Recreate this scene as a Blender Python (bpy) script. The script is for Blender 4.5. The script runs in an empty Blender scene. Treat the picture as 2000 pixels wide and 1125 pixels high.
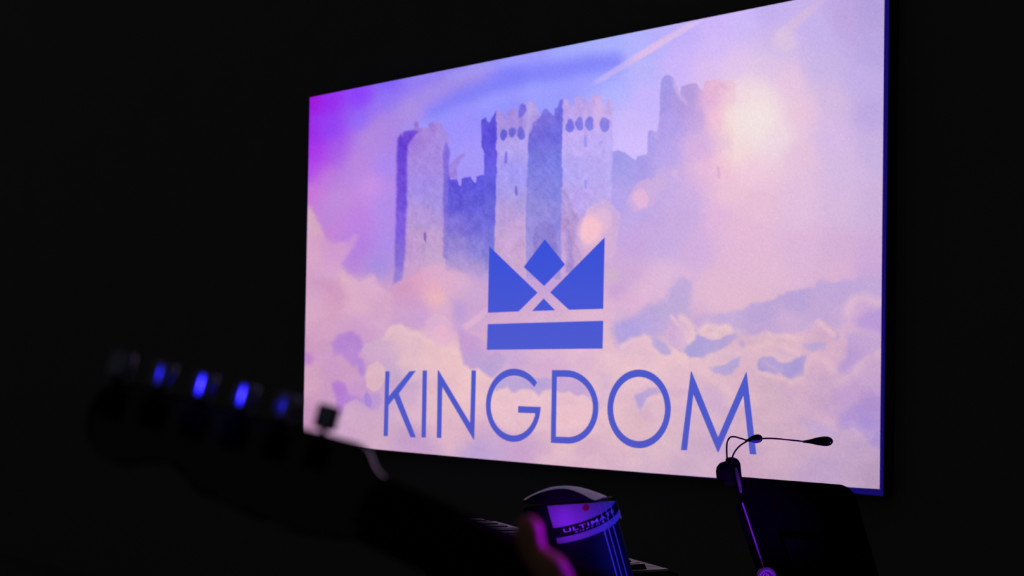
import bpy, bmesh, math, random
import numpy as np
from mathutils import Vector, Matrix

S = bpy.context.scene
COL = S.collection
random.seed(7)
rng = np.random.default_rng(11)
V = Vector

# ------------------------------------------------------------------ camera
F_PX = 2568.0
CAM = V((0.0, 0.0, 1.45))
PITCH, ROLL = math.radians(3.74), math.radians(1.11)
_r = V((1, 0, 0)); _u = V((0, -math.sin(PITCH), math.cos(PITCH))); FWD = V((0, math.cos(PITCH), math.sin(PITCH)))
RIGHT = _r * math.cos(ROLL) + _u * math.sin(ROLL)
UP = _u * math.cos(ROLL) - _r * math.sin(ROLL)
cam_data = bpy.data.cameras.new('camera')
cam_data.sensor_width = 36.0
cam_data.lens = 36.0 * F_PX / 2000.0
cam_data.clip_start = 0.05
cam_data.dof.use_dof = True
cam_data.dof.focus_distance = 3.45
cam_data.dof.aperture_fstop = 5.0
cam_data.dof.aperture_blades = 9
cam = bpy.data.objects.new('camera', cam_data)
cam.matrix_world = Matrix(((RIGHT.x, UP.x, -FWD.x, CAM.x), (RIGHT.y, UP.y, -FWD.y, CAM.y),
                           (RIGHT.z, UP.z, -FWD.z, CAM.z), (0, 0, 0, 1)))
COL.objects.link(cam)
S.camera = cam

def at(px, py, d):
    """world point seen at photo pixel (px, py) at depth d"""
    px, py, d = float(px), float(py), float(d)
    return CAM + d * (FWD + (px - 1000.0) / F_PX * RIGHT - (py - 562.5) / F_PX * UP)

def lin(c):
    c = c / 255.0
    return c / 12.92 if c <= 0.04045 else ((c + 0.055) / 1.055) ** 2.4

def rgb(r, g, b):
    return (lin(r), lin(g), lin(b), 1.0)

# ------------------------------------------------------------------ world, lamps, exposure
S.view_settings.view_transform = 'Standard'
S.view_settings.look = 'None'
S.view_settings.exposure = 0.0
S.view_settings.gamma = 1.0
S.view_settings.use_curve_mapping = False
W = bpy.data.worlds.new('dark_hall'); S.world = W
W.use_nodes = True
W.node_tree.nodes['Background'].inputs[0].default_value = (1.0, 1.0, 1.02, 1)
W.node_tree.nodes['Background'].inputs[1].default_value = 0.02

def spot(name, loc, target, color, power, angle, radius=0.03, blend=0.4):
    l = bpy.data.lights.new(name, 'SPOT')
    l.color = color; l.energy = power; l.spot_size = math.radians(angle)
    l.spot_blend = blend; l.shadow_soft_size = radius
    o = bpy.data.objects.new(name, l); COL.objects.link(o)
    o.location = loc
    o.rotation_euler = (V(target) - V(loc)).to_track_quat('-Z', 'Y').to_euler()
    return o

PURPLE = (0.25, 0.012, 1.0); BLUE = (0.03, 0.02, 1.0); MAGENTA = (0.42, 0.0, 1.0)
spot('purple_stage_lamp', (-0.6, 0.2, 0.8), at(1114, 1010, 2.45), PURPLE, 400, 3.0, 0.04, 1.0)
spot('purple_stage_lamp', (2.8, 3.15, 0.42), at(1600, 900, 3.4), PURPLE, 170, 10, 0.10)
spot('purple_stage_lamp', (1.1, 0.95, 0.3), at(1470, 1035, 3.25), PURPLE, 270, 6.0, 0.05, 0.3)
spot('blue_stage_lamp', (1.9, 1.6, 0.9), at(1205, 1065, 2.5), BLUE, 190, 7, 0.05)
spot('blue_stage_lamp', (0.3, 1.2, 0.2), at(1478, 856, 3.3), BLUE, 400, 2.6, 0.05, 1.0)
spot('blue_stage_lamp', (-0.9, -1.0, 1.84), at(442, 768, 0.8), BLUE, 140, 1.95, 0.012, 1.0)
spot('magenta_stage_lamp', (1.5, 1.7, 1.9), at(1050, 1048, 0.79), MAGENTA, 620, 1.3, 0.03, 0.6)

# ------------------------------------------------------------------ materials
def mat(name, color, rough=0.5, metal=0.0, spec=0.5, noise=0.15, scale=40.0, emit=None):
    m = bpy.data.materials.new(name); m.use_nodes = True
    nt = m.node_tree; b = nt.nodes['Principled BSDF']
    b.inputs['Base Color'].default_value = color
    b.inputs['Metallic'].default_value = metal
    b.inputs['Roughness'].default_value = rough
    b.inputs['Specular IOR Level'].default_value = spec
    if emit:
        b.inputs['Emission Color'].default_value = emit
        b.inputs['Emission Strength'].default_value = 1.0
    if noise > 0:
        tc = nt.nodes.new('ShaderNodeTexCoord'); n = nt.nodes.new('ShaderNodeTexNoise')
        n.inputs['Scale'].default_value = scale; n.inputs['Detail'].default_value = 3
        r = nt.nodes.new('ShaderNodeMapRange')
        r.inputs['To Min'].default_value = max(0.02, rough * (1 - noise)); r.inputs['To Max'].default_value = min(1, rough * (1 + noise))
        nt.links.new(tc.outputs['Object'], n.inputs['Vector'])
        nt.links.new(n.outputs['Fac'], r.inputs['Value'])
        nt.links.new(r.outputs['Result'], b.inputs['Roughness'])
        mx = nt.nodes.new('ShaderNodeMix'); mx.data_type = 'RGBA'
        mx.inputs[6].default_value = color
        mx.inputs[7].default_value = (color[0] * (1 - noise), color[1] * (1 - noise), color[2] * (1 - noise), 1)
        nt.links.new(n.outputs['Fac'], mx.inputs[0]); nt.links.new(mx.outputs[2], b.inputs['Base Color'])
    return m

M = {}
M['wall'] = mat('black_painted_wall', (0.18, 0.18, 0.18, 1), 0.9, 0, 0.05, 0.1, 3)
M['floor'] = mat('black_stage_floor', (0.16, 0.16, 0.16, 1), 0.9, 0, 0.02, 0.3, 6)
M['black'] = mat('black_plastic', (0.03, 0.03, 0.03, 1), 0.3, 0, 0.15)
M['gloss'] = mat('glossy_black_plastic', (0.008, 0.008, 0.008, 1), 0.1, 0, 0.5)
M['paint'] = mat('black_powder_coat', (0.005, 0.005, 0.005, 1), 0.7, 0, 0.06, 0.3, 300)
M['clip'] = mat('matt_black_clip', (0.02, 0.02, 0.02, 1), 0.8, 0, 0.02)
M['lever'] = mat('dark_grey_lever', (0.3, 0.3, 0.3, 1), 0.35, 0, 0.4)
M['lens'] = mat('lamp_lens', (0.3, 0.3, 0.3, 1), 0.3, 0, 0.3)
M['neck'] = mat('satin_dark_neck', (0.008, 0.006, 0.006, 1), 0.85, 0, 0.03, 0.2, 25)
M['housing'] = mat('matt_black_housing', (0.004, 0.004, 0.004, 1), 0.9, 0, 0.02)
M['edge'] = mat('pale_highlight_edge', (0.6, 0.6, 0.6, 1), 0.45, 0, 0.5, 0.3, 60)  # pale colour so the left desk edge shows a purple highlight
M['tuner'] = mat('blue_tinted_nickel', (0.28, 0.28, 0.45, 1), 0.2, 1.0)  # blue tint in the metal strengthens the blue glint on the knobs
M['trim'] = bpy.data.materials.new('translucent_rim_strip'); M['trim'].use_nodes = True
_n = M['trim'].node_tree; _n.nodes.clear()
_d = _n.nodes.new('ShaderNodeBsdfDiffuse'); _t = _n.nodes.new('ShaderNodeBsdfTranslucent'); _m = _n.nodes.new('ShaderNodeMixShader'); _o = _n.nodes.new('ShaderNodeOutputMaterial')
_z = _n.nodes.new('ShaderNodeTexNoise'); _z.inputs['Scale'].default_value = 90; _c = _n.nodes.new('ShaderNodeMapRange'); _c.inputs['To Min'].default_value = 0.6; _c.inputs['To Max'].default_value = 0.9
_n.links.new(_z.outputs['Fac'], _c.inputs['Value']); _n.links.new(_c.outputs[0], _t.inputs['Color']); _d.inputs['Color'].default_value = (0.1, 0.1, 0.1, 1); _m.inputs[0].default_value = 0.85
_n.links.new(_d.outputs[0], _m.inputs[1]); _n.links.new(_t.outputs[0], _m.inputs[2]); _n.links.new(_m.outputs[0], _o.inputs['Surface'])
M['synth'] = mat('matt_black_casing', (0.01, 0.01, 0.01, 1), 0.95, 0, 0.03)
M['chrome'] = mat('dark_chrome', (0.45, 0.45, 0.48, 1), 0.22, 1.0)
M['collar'] = mat('satin_silver', (0.4, 0.4, 0.42, 1), 0.55, 0.0, 0.3, 0.3, 30)
M['column'] = mat('black_anodised_column', (0.008, 0.008, 0.01, 1), 0.6, 0, 0.2)
M['rib'] = mat('bright_rib', (0.6, 0.6, 0.62, 1), 0.4, 0.0)
M['band'] = mat('black_label_band', (0.006, 0.006, 0.006, 1), 0.7, 0, 0.15)
M['badge'] = mat('red_badge', (0.45, 0.01, 0.012, 1), 0.6)
M['print'] = mat('silver_print', (0.75, 0.7, 0.8, 1), 0.5)
M['cap'] = mat('pale_lit_cap', (0.48, 0.41, 0.41, 1), 0.45, 0, 0.5)
M['ivory'] = mat('white_key_plastic', (0.4, 0.38, 0.37, 1), 0.5, 0, 0.3, 0.05)
M['ebony'] = mat('black_key_plastic', (0.012, 0.012, 0.012, 1), 0.4)
M['wood'] = mat('dark_lacquered_maple', (0.003, 0.0025, 0.0025, 1), 0.1, 0, 0.7, 0.2, 25)
M['rosewood'] = mat('rosewood', (0.02, 0.012, 0.009, 1), 0.9, 0, 0.03, 0.4, 60)
M['lacquer'] = mat('black_guitar_lacquer', (0.015, 0.015, 0.018, 1), 0.15)
M['bone'] = mat('bone_nut', (0.4, 0.37, 0.3, 1), 0.4)
M['steel'] = mat('steel_string', (0.5, 0.5, 0.5, 1), 0.35, 1.0)
M['skin'] = mat('skin', (0.42, 0.22, 0.15, 1), 0.5, 0, 0.4, 0.1, 60)
_b = M['skin'].node_tree.nodes['Principled BSDF']
_b.inputs['Subsurface Weight'].default_value = 0.4; _b.inputs['Subsurface Radius'].default_value = (1.0, 0.25, 0.12); _b.inputs['Subsurface Scale'].default_value = 0.02
M['shirt'] = mat('black_cotton', (0.02, 0.02, 0.022, 1), 0.9, 0, 0.1, 0.2, 200)
M['jeans'] = mat('dark_denim', (0.02, 0.022, 0.035, 1), 0.9, 0, 0.1, 0.3, 300)
M['hair'] = mat('dark_hair', (0.012, 0.009, 0.008, 1), 0.5, 0, 0.3, 0.4, 200)
M['shoe'] = mat('black_shoe', (0.02, 0.02, 0.02, 1), 0.5)
M['eye'] = mat('eye_white', (0.6, 0.6, 0.6, 1), 0.2)
M['border'] = mat('glowing_screen_border', (0.01, 0.01, 0.012, 1), 0.9, 0, 0.0, 0.0, emit=rgb(20, 11, 100))  # blue light on the margin is given as emission
M['backing'] = mat('screen_backing', (0.02, 0.02, 0.02, 1), 0.8)

# ------------------------------------------------------------------ builders
class MB:
    def __init__(s): s.v = []; s.f = []
    def add(s, vs, fs):
        o = len(s.v); s.v += [tuple(p) for p in vs]; s.f += [tuple(i + o for i in f) for f in fs]; return s
    def box(s, c, sx, sy, sz, ax=None):
        ax = ax or (V((1, 0, 0)), V((0, 1, 0)), V((0, 0, 1))); c = V(c)
        vs = [c + ax[0] * (i * sx / 2) + ax[1] * (j * sy / 2) + ax[2] * (k * sz / 2) for i in (-1, 1) for j in (-1, 1) for k in (-1, 1)]
        return s.add(vs, [(0, 1, 3, 2), (4, 6, 7, 5), (0, 4, 5, 1), (2, 3, 7, 6), (0, 2, 6, 4), (1, 5, 7, 3)])
    def loft(s, rings, cap=True, closed=True):
        n = len(rings[0]); vs = [p for r in rings for p in r]; fs = []
        for i in range(len(rings) - 1):
            for j in range(n if closed else n - 1):
                k = (j + 1) % n
                fs.append((i * n + j, i * n + k, (i + 1) * n + k, (i + 1) * n + j))
        if cap:
            fs.append(tuple(range(n - 1, -1, -1))); fs.append(tuple((len(rings) - 1) * n + j for j in range(n)))
        return s.add(vs, fs)
    def tube(s, pts, rad, n=12):
        pts = [V(p) for p in pts]; rad = rad if isinstance(rad, (list, tuple)) else [rad] * len(pts)
        rings = []; up = None
        for i, p in enumerate(pts):
            t = (pts[min(i + 1, len(pts) - 1)] - pts[max(i - 1, 0)]).normalized()
            if up is None:
                up = t.orthogonal().normalized()
            else:
                up = (up - t * up.dot(t)).normalized()
            w = t.cross(up)
            rings.append([p + (up * math.cos(2 * math.pi * j / n) + w * math.sin(2 * math.pi * j / n)) * rad[i] for j in range(n)])
        return s.loft(rings)
    def prism(s, outline, d, bev=0.0, cdir=None):
        """outline: world points (planar), d: extrusion vector; bev: edge rounding"""
        o = [V(p) for p in outline]; d = V(d); c = sum(o, V()) / len(o); L = d.length
        def sh(k):
            res = []
            for i, p in enumerate(o):
                a = (o[i - 1] - p).normalized(); b = (o[(i + 1) % len(o)] - p).normalized()
                t = (b - a)
                nrm = d.normalized().cross(t).normalized()
                res.append(p + nrm * k * s._sgn(o, d))
            return res
        if bev > 0:
            rings = []
            for q in range(4):
                an = q / 3 * math.pi / 2
                rings.append([p + d * (bev / L * (1 - math.sin(an))) for p in sh(-bev * (1 - math.cos(math.pi / 2 - an)) if False else bev * (1 - math.sin(an)))])
            for q in range(4):
                an = q / 3 * math.pi / 2
                rings.append([p + d * (1 - bev / L * (1 - math.cos(math.pi / 2 - an) if False else bev / L * (1 - math.cos(an)))) if False else p + d * (1 - bev / L + bev / L * math.sin(an)) for p in sh(bev * (1 - math.cos(an)))])
            return s.loft(rings)
        return s.loft([o, [p + d for p in o]])
    @staticmethod
    def _sgn(o, d):
        ar = V()
        for i in range(len(o)): ar += o[i].cross(o[(i + 1) % len(o)])
        return 1.0 if ar.dot(d) > 0 else -1.0
    def build(s, name, m, parent=None, smooth=True, angle=40):
        me = bpy.data.meshes.new(name); me.from_pydata(s.v, [], s.f); me.update()
        bm = bmesh.new(); bm.from_mesh(me); bmesh.ops.recalc_face_normals(bm, faces=bm.faces)
        if smooth:
            for f in bm.faces: f.smooth = True
            for e in bm.edges:
                if len(e.link_faces) == 2 and e.calc_face_angle(0) > math.radians(angle): e.smooth = False
        bm.to_mesh(me); bm.free()
        me.materials.append(m)
        o = bpy.data.objects.new(name, me); COL.objects.link(o)
        if parent: attach(o, parent)
        return o

def attach(o, parent):
    bpy.context.view_layer.update()
    mw = o.matrix_world.copy(); o.parent = parent; o.matrix_parent_inverse = parent.matrix_world.inverted(); o.matrix_world = mw

def thing(name, label, cat, loc=(0, 0, 0), group=None):
    o = bpy.data.objects.new(name, None); COL.objects.link(o); o.location = loc
    o.empty_display_size = 0.1
    o['label'] = label; o['category'] = cat
    if group: o['group'] = group
    bpy.context.view_layer.update()
    return o

def spline(pts, n=8):
    """Catmull-Rom through points"""
    P = [V(p) for p in pts]; P = [P[0] * 2 - P[1]] + P + [P[-1] * 2 - P[-2]]; out = []
    for i in range(1, len(P) - 2):
        for k in range(n):
            t = k / n; a, b, c, d = P[i - 1], P[i], P[i + 1], P[i + 2]
            out.append(0.5 * ((2 * b) + (c - a) * t + (2 * a - 5 * b + 4 * c - d) * t * t + (3 * b - a - 3 * c + d) * t ** 3))
    out.append(P[-2]); return out

def interp(vals, n=8):
    P_ = [2 * vals[0] - vals[1]] + list(vals) + [2 * vals[-1] - vals[-2]]; out = []
    for i in range(1, len(P_) - 2):
        for k in range(n):
            t = k / n; a, b, c, d = P_[i - 1], P_[i], P_[i + 1], P_[i + 2]
            out.append(max(1e-5, 0.5 * (2 * b + (c - a) * t + (2 * a - 5 * b + 4 * c - d) * t * t + (3 * b - a - 3 * c + d) * t ** 3)))
    out.append(vals[-1]); return out

# ------------------------------------------------------------------ the setting
YAW = math.radians(42.38)
SC = V((0.112, 5.336, 0.488)) * 1.2 + CAM          # centre of the screen
SU = V((math.cos(YAW), -math.sin(YAW), 0)); SN = V((-math.sin(YAW), -math.cos(YAW), 0)); SZ = V((0, 0, 1))

def onscreen(px, py, off=0.0):
    d = FWD + (px - 1000.0) / F_PX * RIGHT - (py - 562.5) / F_PX * UP
    c = SC + SN * off
    return CAM + d * ((c - CAM).dot(SN) / d.dot(SN))

wb = MB().box(SC + SU * -1.6 - SN * 0.20 + SZ * (2.2 - SC.z), 15.0, 0.2, 4.4, (SU, SN, SZ)).build('wall_back', M['wall'], smooth=False)
wb['kind'] = 'structure'
fl = MB().box((-0.3, 3.4, -0.05), 18, 18, 0.1).build('floor', M['floor'], smooth=False); fl['kind'] = 'structure'

# ------------------------------------------------------------------ projection screen and its picture
screen = thing('projection_screen', 'large bright projection screen showing a castle in pink clouds behind a blue crown', 'screen', SC - SZ * 1.03 - SN * 0.05)
TL, TR, BR, BL = (605, 190.2), (1727.8, -35), (1718.0, 955.3), (592, 863.5)
GX, GY = 800, 450
s_ = np.linspace(0, 1, GX)[None, :]; t_ = np.linspace(0, 1, GY)[:, None]
# denser towards the right, as the picture recedes to the left
PX = (1 - t_) * ((1 - s_) * TL[0] + s_ * TR[0]) + t_ * ((1 - s_) * BL[0] + s_ * BR[0])
PY = (1 - t_) * ((1 - s_) * TL[1] + s_ * TR[1]) + t_ * ((1 - s_) * BL[1] + s_ * BR[1]) + 5.0 * 4 * s_ * (1 - s_) * t_
X, Y = PX, PY

def vnoise(x, y, seed):
    r = np.random.default_rng(seed).random((256, 256))
    xi = np.floor(x).astype(int); yi = np.floor(y).astype(int); fx = x - xi; fy = y - yi
    fx = fx * fx * (3 - 2 * fx); fy = fy * fy * (3 - 2 * fy)
    g = lambda a, b: r[a % 256, b % 256]
    return (g(yi, xi) * (1 - fx) + g(yi, xi + 1) * fx) * (1 - fy) + (g(yi + 1, xi) * (1 - fx) + g(yi + 1, xi + 1) * fx) * fy - 0.5

def fbm(x, y, seed, octs=3):
    a = 1.0; t = 0
    for k in range(octs):
        t = t + a * vnoise(x * 2 ** k + 13.1 * k, y * 2 ** k + 7.7 * k, seed + k); a *= 0.5
    return t
JX = fbm(X / 16, Y / 16, 1); JY = fbm(X / 16, Y / 16, 21)
KX = fbm(X / 6, Y / 6, 81, 2); KY = fbm(X / 6, Y / 6, 91, 2)
PUFF = fbm(X / 34, Y / 26, 41, 3)
DA = vnoise((X * 0.62 + Y * 0.78) / 18, (X * -0.78 + Y * 0.62) / 2.6, 61) + 0.6 * vnoise((X * 0.62 + Y * 0.78) / 9, (X * -0.78 + Y * 0.62) / 2.0, 62)
GR = vnoise(X / 1.8, Y / 1.8, 71) + 0.4 * vnoise(X / 4, Y / 4, 72)

MO = fbm(X / 9, Y / 12, 131, 3)

def shepard(pts, x, y, s=22.0):
    A = np.array(pts, float); acc = 0; wsum = 0
    for p in A:
        w = 1.0 / ((x - p[0]) ** 2 + (y - p[1]) ** 2 + s * s) ** 2
        acc = acc + w[..., None] * p[2:]; wsum = wsum + w
    return acc / wsum[..., None]

BASE = """607,195,160,20,215 640,195,150,45,240 700,188,140,65,250 605,260,155,40,230 605,300,170,50,235 640,250,145,65,245 604,330,175,75,235
700,230,145,95,245 660,300,165,90,230 760,165,130,95,250 760,200,145,120,240 740,240,170,130,225 720,270,178,135,222 700,320,190,130,220
640,350,190,120,220 615,380,200,120,215 660,390,205,140,215 720,360,200,145,230 750,320,170,135,240 760,400,178,140,235 690,430,190,130,225
640,430,200,130,210 700,480,180,125,225 760,470,175,140,235 740,520,165,140,225 690,520,180,130,220 820,180,145,135,240 860,160,140,140,240
800,215,165,145,230 840,230,155,140,250 900,150,145,145,235 880,200,145,130,250 900,250,158,145,255 920,300,165,150,250 940,130,150,150,245
960,150,140,135,250 900,180,135,125,245 1000,145,130,130,250 1000,112,160,155,255 1060,130,150,150,255 1000,180,145,140,250 960,200,150,150,255
1040,180,155,160,255 1090,110,160,165,255 1100,150,150,150,255 1150,130,150,158,255 1120,90,165,170,250 1150,75,170,175,250 1200,90,170,175,255
1200,180,180,180,255 1190,150,160,165,255 1250,80,180,178,255 1250,140,185,180,250 1290,60,185,175,250 1260,190,200,180,255 1230,240,205,185,250
1240,280,210,190,255 1330,130,205,180,250 1340,60,195,175,250 1400,40,205,180,250 1400,90,210,185,248 1450,40,205,185,248 1430,130,225,195,235
1380,145,220,190,240 1500,20,195,175,238 1520,80,205,182,235 1600,60,198,178,235 1650,40,190,165,225 1700,20,180,160,220 1710,100,185,165,225
1600,130,200,180,230 1680,160,195,175,230 1500,130,220,195,230 1450,180,240,210,225 1480,190,240,215,225 1540,160,230,195,225 1560,220,232,195,220
1630,200,210,185,225 1700,220,190,168,225 1450,240,242,225,222 1480,260,240,222,228 1520,270,238,215,225 1480,220,243,226,224 1440,300,243,215,215
1460,330,240,200,222 1560,300,228,192,220 1620,270,215,185,230 1650,330,212,185,225 1710,300,200,178,225 1710,400,205,178,220 1640,400,215,185,222
1560,400,225,190,222 1480,400,230,190,215 1420,380,235,195,215 1400,330,240,190,215 1400,420,225,180,222 1440,450,228,185,215 1340,420,200,170,225
1340,380,205,175,228 1280,430,200,170,225 1240,480,200,165,222 1300,480,200,172,225 1360,490,210,175,222 1440,500,225,185,215 1500,520,225,185,212
1560,490,220,182,218 1640,490,212,175,215 1705,500,205,170,215 1640,530,218,178,210 1700,540,200,165,215 1230,540,205,170,215 1300,540,222,185,218
1260,570,225,185,215 1240,590,220,175,212 1400,560,225,185,210 1450,580,225,185,208 595,500,205,165,195 595,600,212,165,200 610,560,210,165,205
650,560,215,170,200 600,660,208,155,190 600,740,208,160,190 600,820,195,145,185 640,600,215,165,200 700,600,215,170,200 750,600,205,155,200
700,660,205,155,205 760,640,215,170,205 680,560,218,175,200 720,570,215,172,200 780,570,205,155,200 830,560,220,165,195 850,590,230,180,190
820,540,205,165,205 900,560,215,170,205 930,600,205,160,205 870,640,220,175,210 800,640,222,182,195 790,680,215,178,195 840,680,225,185,195
880,690,230,190,195 860,720,228,185,195 780,720,200,170,205 720,720,205,160,200 680,720,205,155,195 650,700,205,155,200 700,760,200,150,205
720,800,205,165,200 680,830,205,165,200 740,840,208,170,195 800,800,215,175,200 800,870,200,160,200 770,800,205,170,205 850,800,225,185,200
900,780,232,190,200 900,850,220,178,198 940,880,200,165,208 1000,880,205,165,205 1000,760,230,190,205 1010,800,230,190,205 1120,800,230,188,200
1120,760,225,185,205 1100,880,225,185,200 1150,890,215,175,200 1080,720,215,175,210 1000,700,205,170,215 1130,700,225,185,210 1200,660,228,188,205
1200,720,232,192,205 1250,700,230,190,205 1250,850,220,180,195 1200,830,228,188,200 1300,760,218,180,200 1300,850,220,185,200 1350,780,215,178,205
1320,700,228,190,200 1380,740,222,185,200 1400,800,215,180,200 1400,880,205,170,200 1450,740,220,180,200 1500,700,220,182,198 1500,640,222,185,198
1500,760,212,178,195 1500,830,210,175,195 1560,760,210,172,198 1600,700,215,175,200 1600,760,205,170,200 1560,860,205,170,195 1600,830,202,165,200
1650,780,195,160,205 1700,720,200,165,205 1700,800,180,145,205 1660,900,195,165,200 1700,930,188,158,188 1600,920,190,160,200 1500,900,205,170,195
1450,920,205,165,195 1350,900,205,172,200 1250,910,215,180,200 1180,900,218,180,200 1330,640,205,172,212 1240,640,200,172,216 1000,620,212,170,208
1060,540,195,160,215 1060,640,215,175,208 1150,600,222,180,208 1000,560,205,165,212 1150,500,215,170,210 950,540,200,165,215"""
bp = [tuple(map(float, w.split(','))) for w in BASE.split()]
cx = np.arange(580, 1745, 10.0); cy = np.arange(-50, 975, 10.0)
CG = shepard(bp, *np.meshgrid(cx, cy), 22.0)
ix = (X - cx[0]) / 10; iy = (Y - cy[0]) / 10
i0 = np.clip(ix.astype(int), 0, len(cx) - 2); j0 = np.clip(iy.astype(int), 0, len(cy) - 2)
fx = (ix - i0)[..., None]; fy = (iy - j0)[..., None]
IMG = (CG[j0, i0] * (1 - fx) + CG[j0, i0 + 1] * fx) * (1 - fy) + (CG[j0 + 1, i0] * (1 - fx) + CG[j0 + 1, i0 + 1] * fx) * fy

def parse(s):
    return [tuple(map(float, w.split(','))) for w in s.split()]

def sdf(poly, x, y):
    P = np.array(poly, float); n = len(P); d = np.full(x.shape, 1e12); inside = np.zeros(x.shape, bool)
    for i in range(n):
        a = P[i]; b = P[(i + 1) % n]; e = b - a
        wx = x - a[0]; wy = y - a[1]
        t = np.clip((wx * e[0] + wy * e[1]) / max(e @ e, 1e-9), 0, 1)
        d = np.minimum(d, (wx - e[0] * t) ** 2 + (wy - e[1] * t) ** 2)
        c = (a[1] > y) != (b[1] > y)
        if abs(e[1]) > 1e-9: inside ^= c & (x < e[0] * (y - a[1]) / e[1] + a[0])
    d = np.sqrt(d)
    return np.where(inside, d, -d)

def patch(poly, cols, soft=1.5, jit=0.0, alpha=1.0, tex=0.0, puff=0.0, cs=18.0):
    """lay a shape of the picture over what is there; cols: colour, or control points x,y,r,g,b[,a]"""
    if isinstance(poly, str): poly = parse(poly)
    if tex == 0 and jit >= 1.0: soft *= 1.6
    m = soft + jit + puff + 4; xs = [p[0] for p in poly]; ys = [p[1] for p in poly]
    B = (X > min(xs) - m) & (X < max(xs) + m) & (Y > min(ys) - m) & (Y < max(ys) + m)
    if not B.any(): return
    x = X[B]; y = Y[B]
    d = sdf(poly, x + (JX[B] + 0.5 * KX[B]) * jit * 2, y + (JY[B] + 0.5 * KY[B]) * jit * 2) + PUFF[B] * puff * 2
    a = np.clip(0.5 + d / (2 * soft), 0, 1); a = a * a * (3 - 2 * a) * alpha
    if isinstance(cols, str): cols = parse(cols)
    if isinstance(cols, tuple):
        c = np.broadcast_to(np.array(cols, float), (len(x), 3))
    else:
        q = shepard([p if len(p) == 6 else p + (1.0,) for p in cols], x, y, cs); c = q[:, :3]; a = a * np.clip(q[:, 3], 0, 1)
    c = c + (DA[B] * tex * 0.5 + GR[B] * tex * 0.9 + MO[B] * tex * 1.3)[:, None]
    IMG[B] = IMG[B] * (1 - a[:, None]) + c * a[:, None]

def ell(cx_, cy_, rx, ry, n=20, rot=0.0):
    return [(cx_ + rx * math.cos(2 * math.pi * k / n) * math.cos(rot) - ry * math.sin(2 * math.pi * k / n) * math.sin(rot),
             cy_ + rx * math.cos(2 * math.pi * k / n) * math.sin(rot) + ry * math.sin(2 * math.pi * k / n) * math.cos(rot)) for k in range(n)]

# bands and rays of light in the sky
def band(pts, w, col, alpha):
    P_ = parse(pts); d = np.full(X.shape, 1e9)
    for a_, b_ in zip(P_[:-1], P_[1:]):
        ex, ey = b_[0] - a_[0], b_[1] - a_[1]
        t = np.clip(((X - a_[0]) * ex + (Y - a_[1]) * ey) / (ex * ex + ey * ey), 0, 1)
        d = np.minimum(d, np.hypot(X - a_[0] - ex * t, Y - a_[1] - ey * t))
    a = np.clip(1 - d / w, 0, 1); a = (a * a * (3 - 2 * a) * alpha)[..., None]
    IMG[:] = IMG * (1 - a) + np.array(col, float) * a
band("640,420 690,330 740,262 800,215 870,168 935,140", 55, (178, 140, 224), .5)
band("700,240 760,190 820,160 900,125", 26, (146, 112, 246), .45)
band("850,222 920,184 990,154 1060,142 1130,130 1200,120", 34, (126, 124, 248), .7)
band("880,150 960,128 1060,106", 18, (158, 152, 248), .5)
band("800,262 900,216 1000,188 1100,172 1160,160", 26, (160, 156, 255), .5)
patch("1125,180 1200,132 1270,88 1345,45 1372,40 1345,58 1270,104 1200,146 1130,186", "1130,182,190,178,250,.1 1200,140,205,182,242,.7 1270,95,220,188,235,1 1350,48,225,195,232,.7", 3)
patch("1515,62 1545,38 1590,4 1625,-20 1640,-20 1600,14 1560,50 1530,82", "1520,70,222,195,225,.5 1560,40,212,185,222,.8 1620,-10,205,180,225,.6", 4)
patch(ell(1531, 82, 24, 20), (226, 203, 220), 12, 0, 0.5)
patch(ell(1478, 245, 52, 62), "1478,235,242,227,227,1 1440,270,243,222,220,.6 1515,290,238,214,226,.5", 58, 0, 0.7)
# far right tower and wall
patch("1192,297 1207,293 1220,297 1240,313 1244,304 1264,301 1265,258 1272,255 1284,257 1288,230 1290,180 1291,158 1298,148 1308,146 1315,152 1322,170 1328,187 1330,170 1345,164 1360,161 1366,172 1375,178 1377,160 1388,156 1405,154 1417,160 1425,155 1437,165 1435,180 1437,195 1432,210 1432,480 1195,480",
      "1200,305,158,152,232 1230,320,168,160,235 1200,400,182,162,236 1255,330,172,155,232 1270,280,172,158,235 1240,420,190,166,230,.8 1290,200,164,150,230 1300,165,165,152,232 1310,240,178,158,235 1330,205,175,152,224 1350,180,180,155,222 1355,230,192,162,224 1385,190,232,180,216 1390,165,230,182,215 1400,230,243,190,216,.9 1425,175,236,196,212,.7 1430,230,246,222,212,.4 1300,300,188,165,235 1300,350,196,170,230,.6 1360,290,210,172,226,.8 1370,340,222,180,224,.5 1420,330,240,200,215,.2 1340,420,200,170,225,0 1420,420,228,185,218,0 1260,470,200,166,224,.2", 1.2, 1.2, 1, 3)
patch("1312,152 1322,168 1330,186 1345,205 1335,200 1322,185 1314,170", (215, 185, 232), 3, 2, 0.7)
patch("1364,172 1376,180 1395,200 1380,200 1362,185", (215, 172, 220), 3, 2, 0.5, 6)
patch("1276,258 1284,257 1286,272 1280,274", (192, 165, 228), 2, 1, 0.7)
patch("1400,322 1406,328 1407,350 1401,348", (215, 172, 218), 2, 0, 0.8)
patch("1405,160 1418,168 1424,172 1416,178 1407,170", (222, 165, 212), 3, 1, 0.5)
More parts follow.
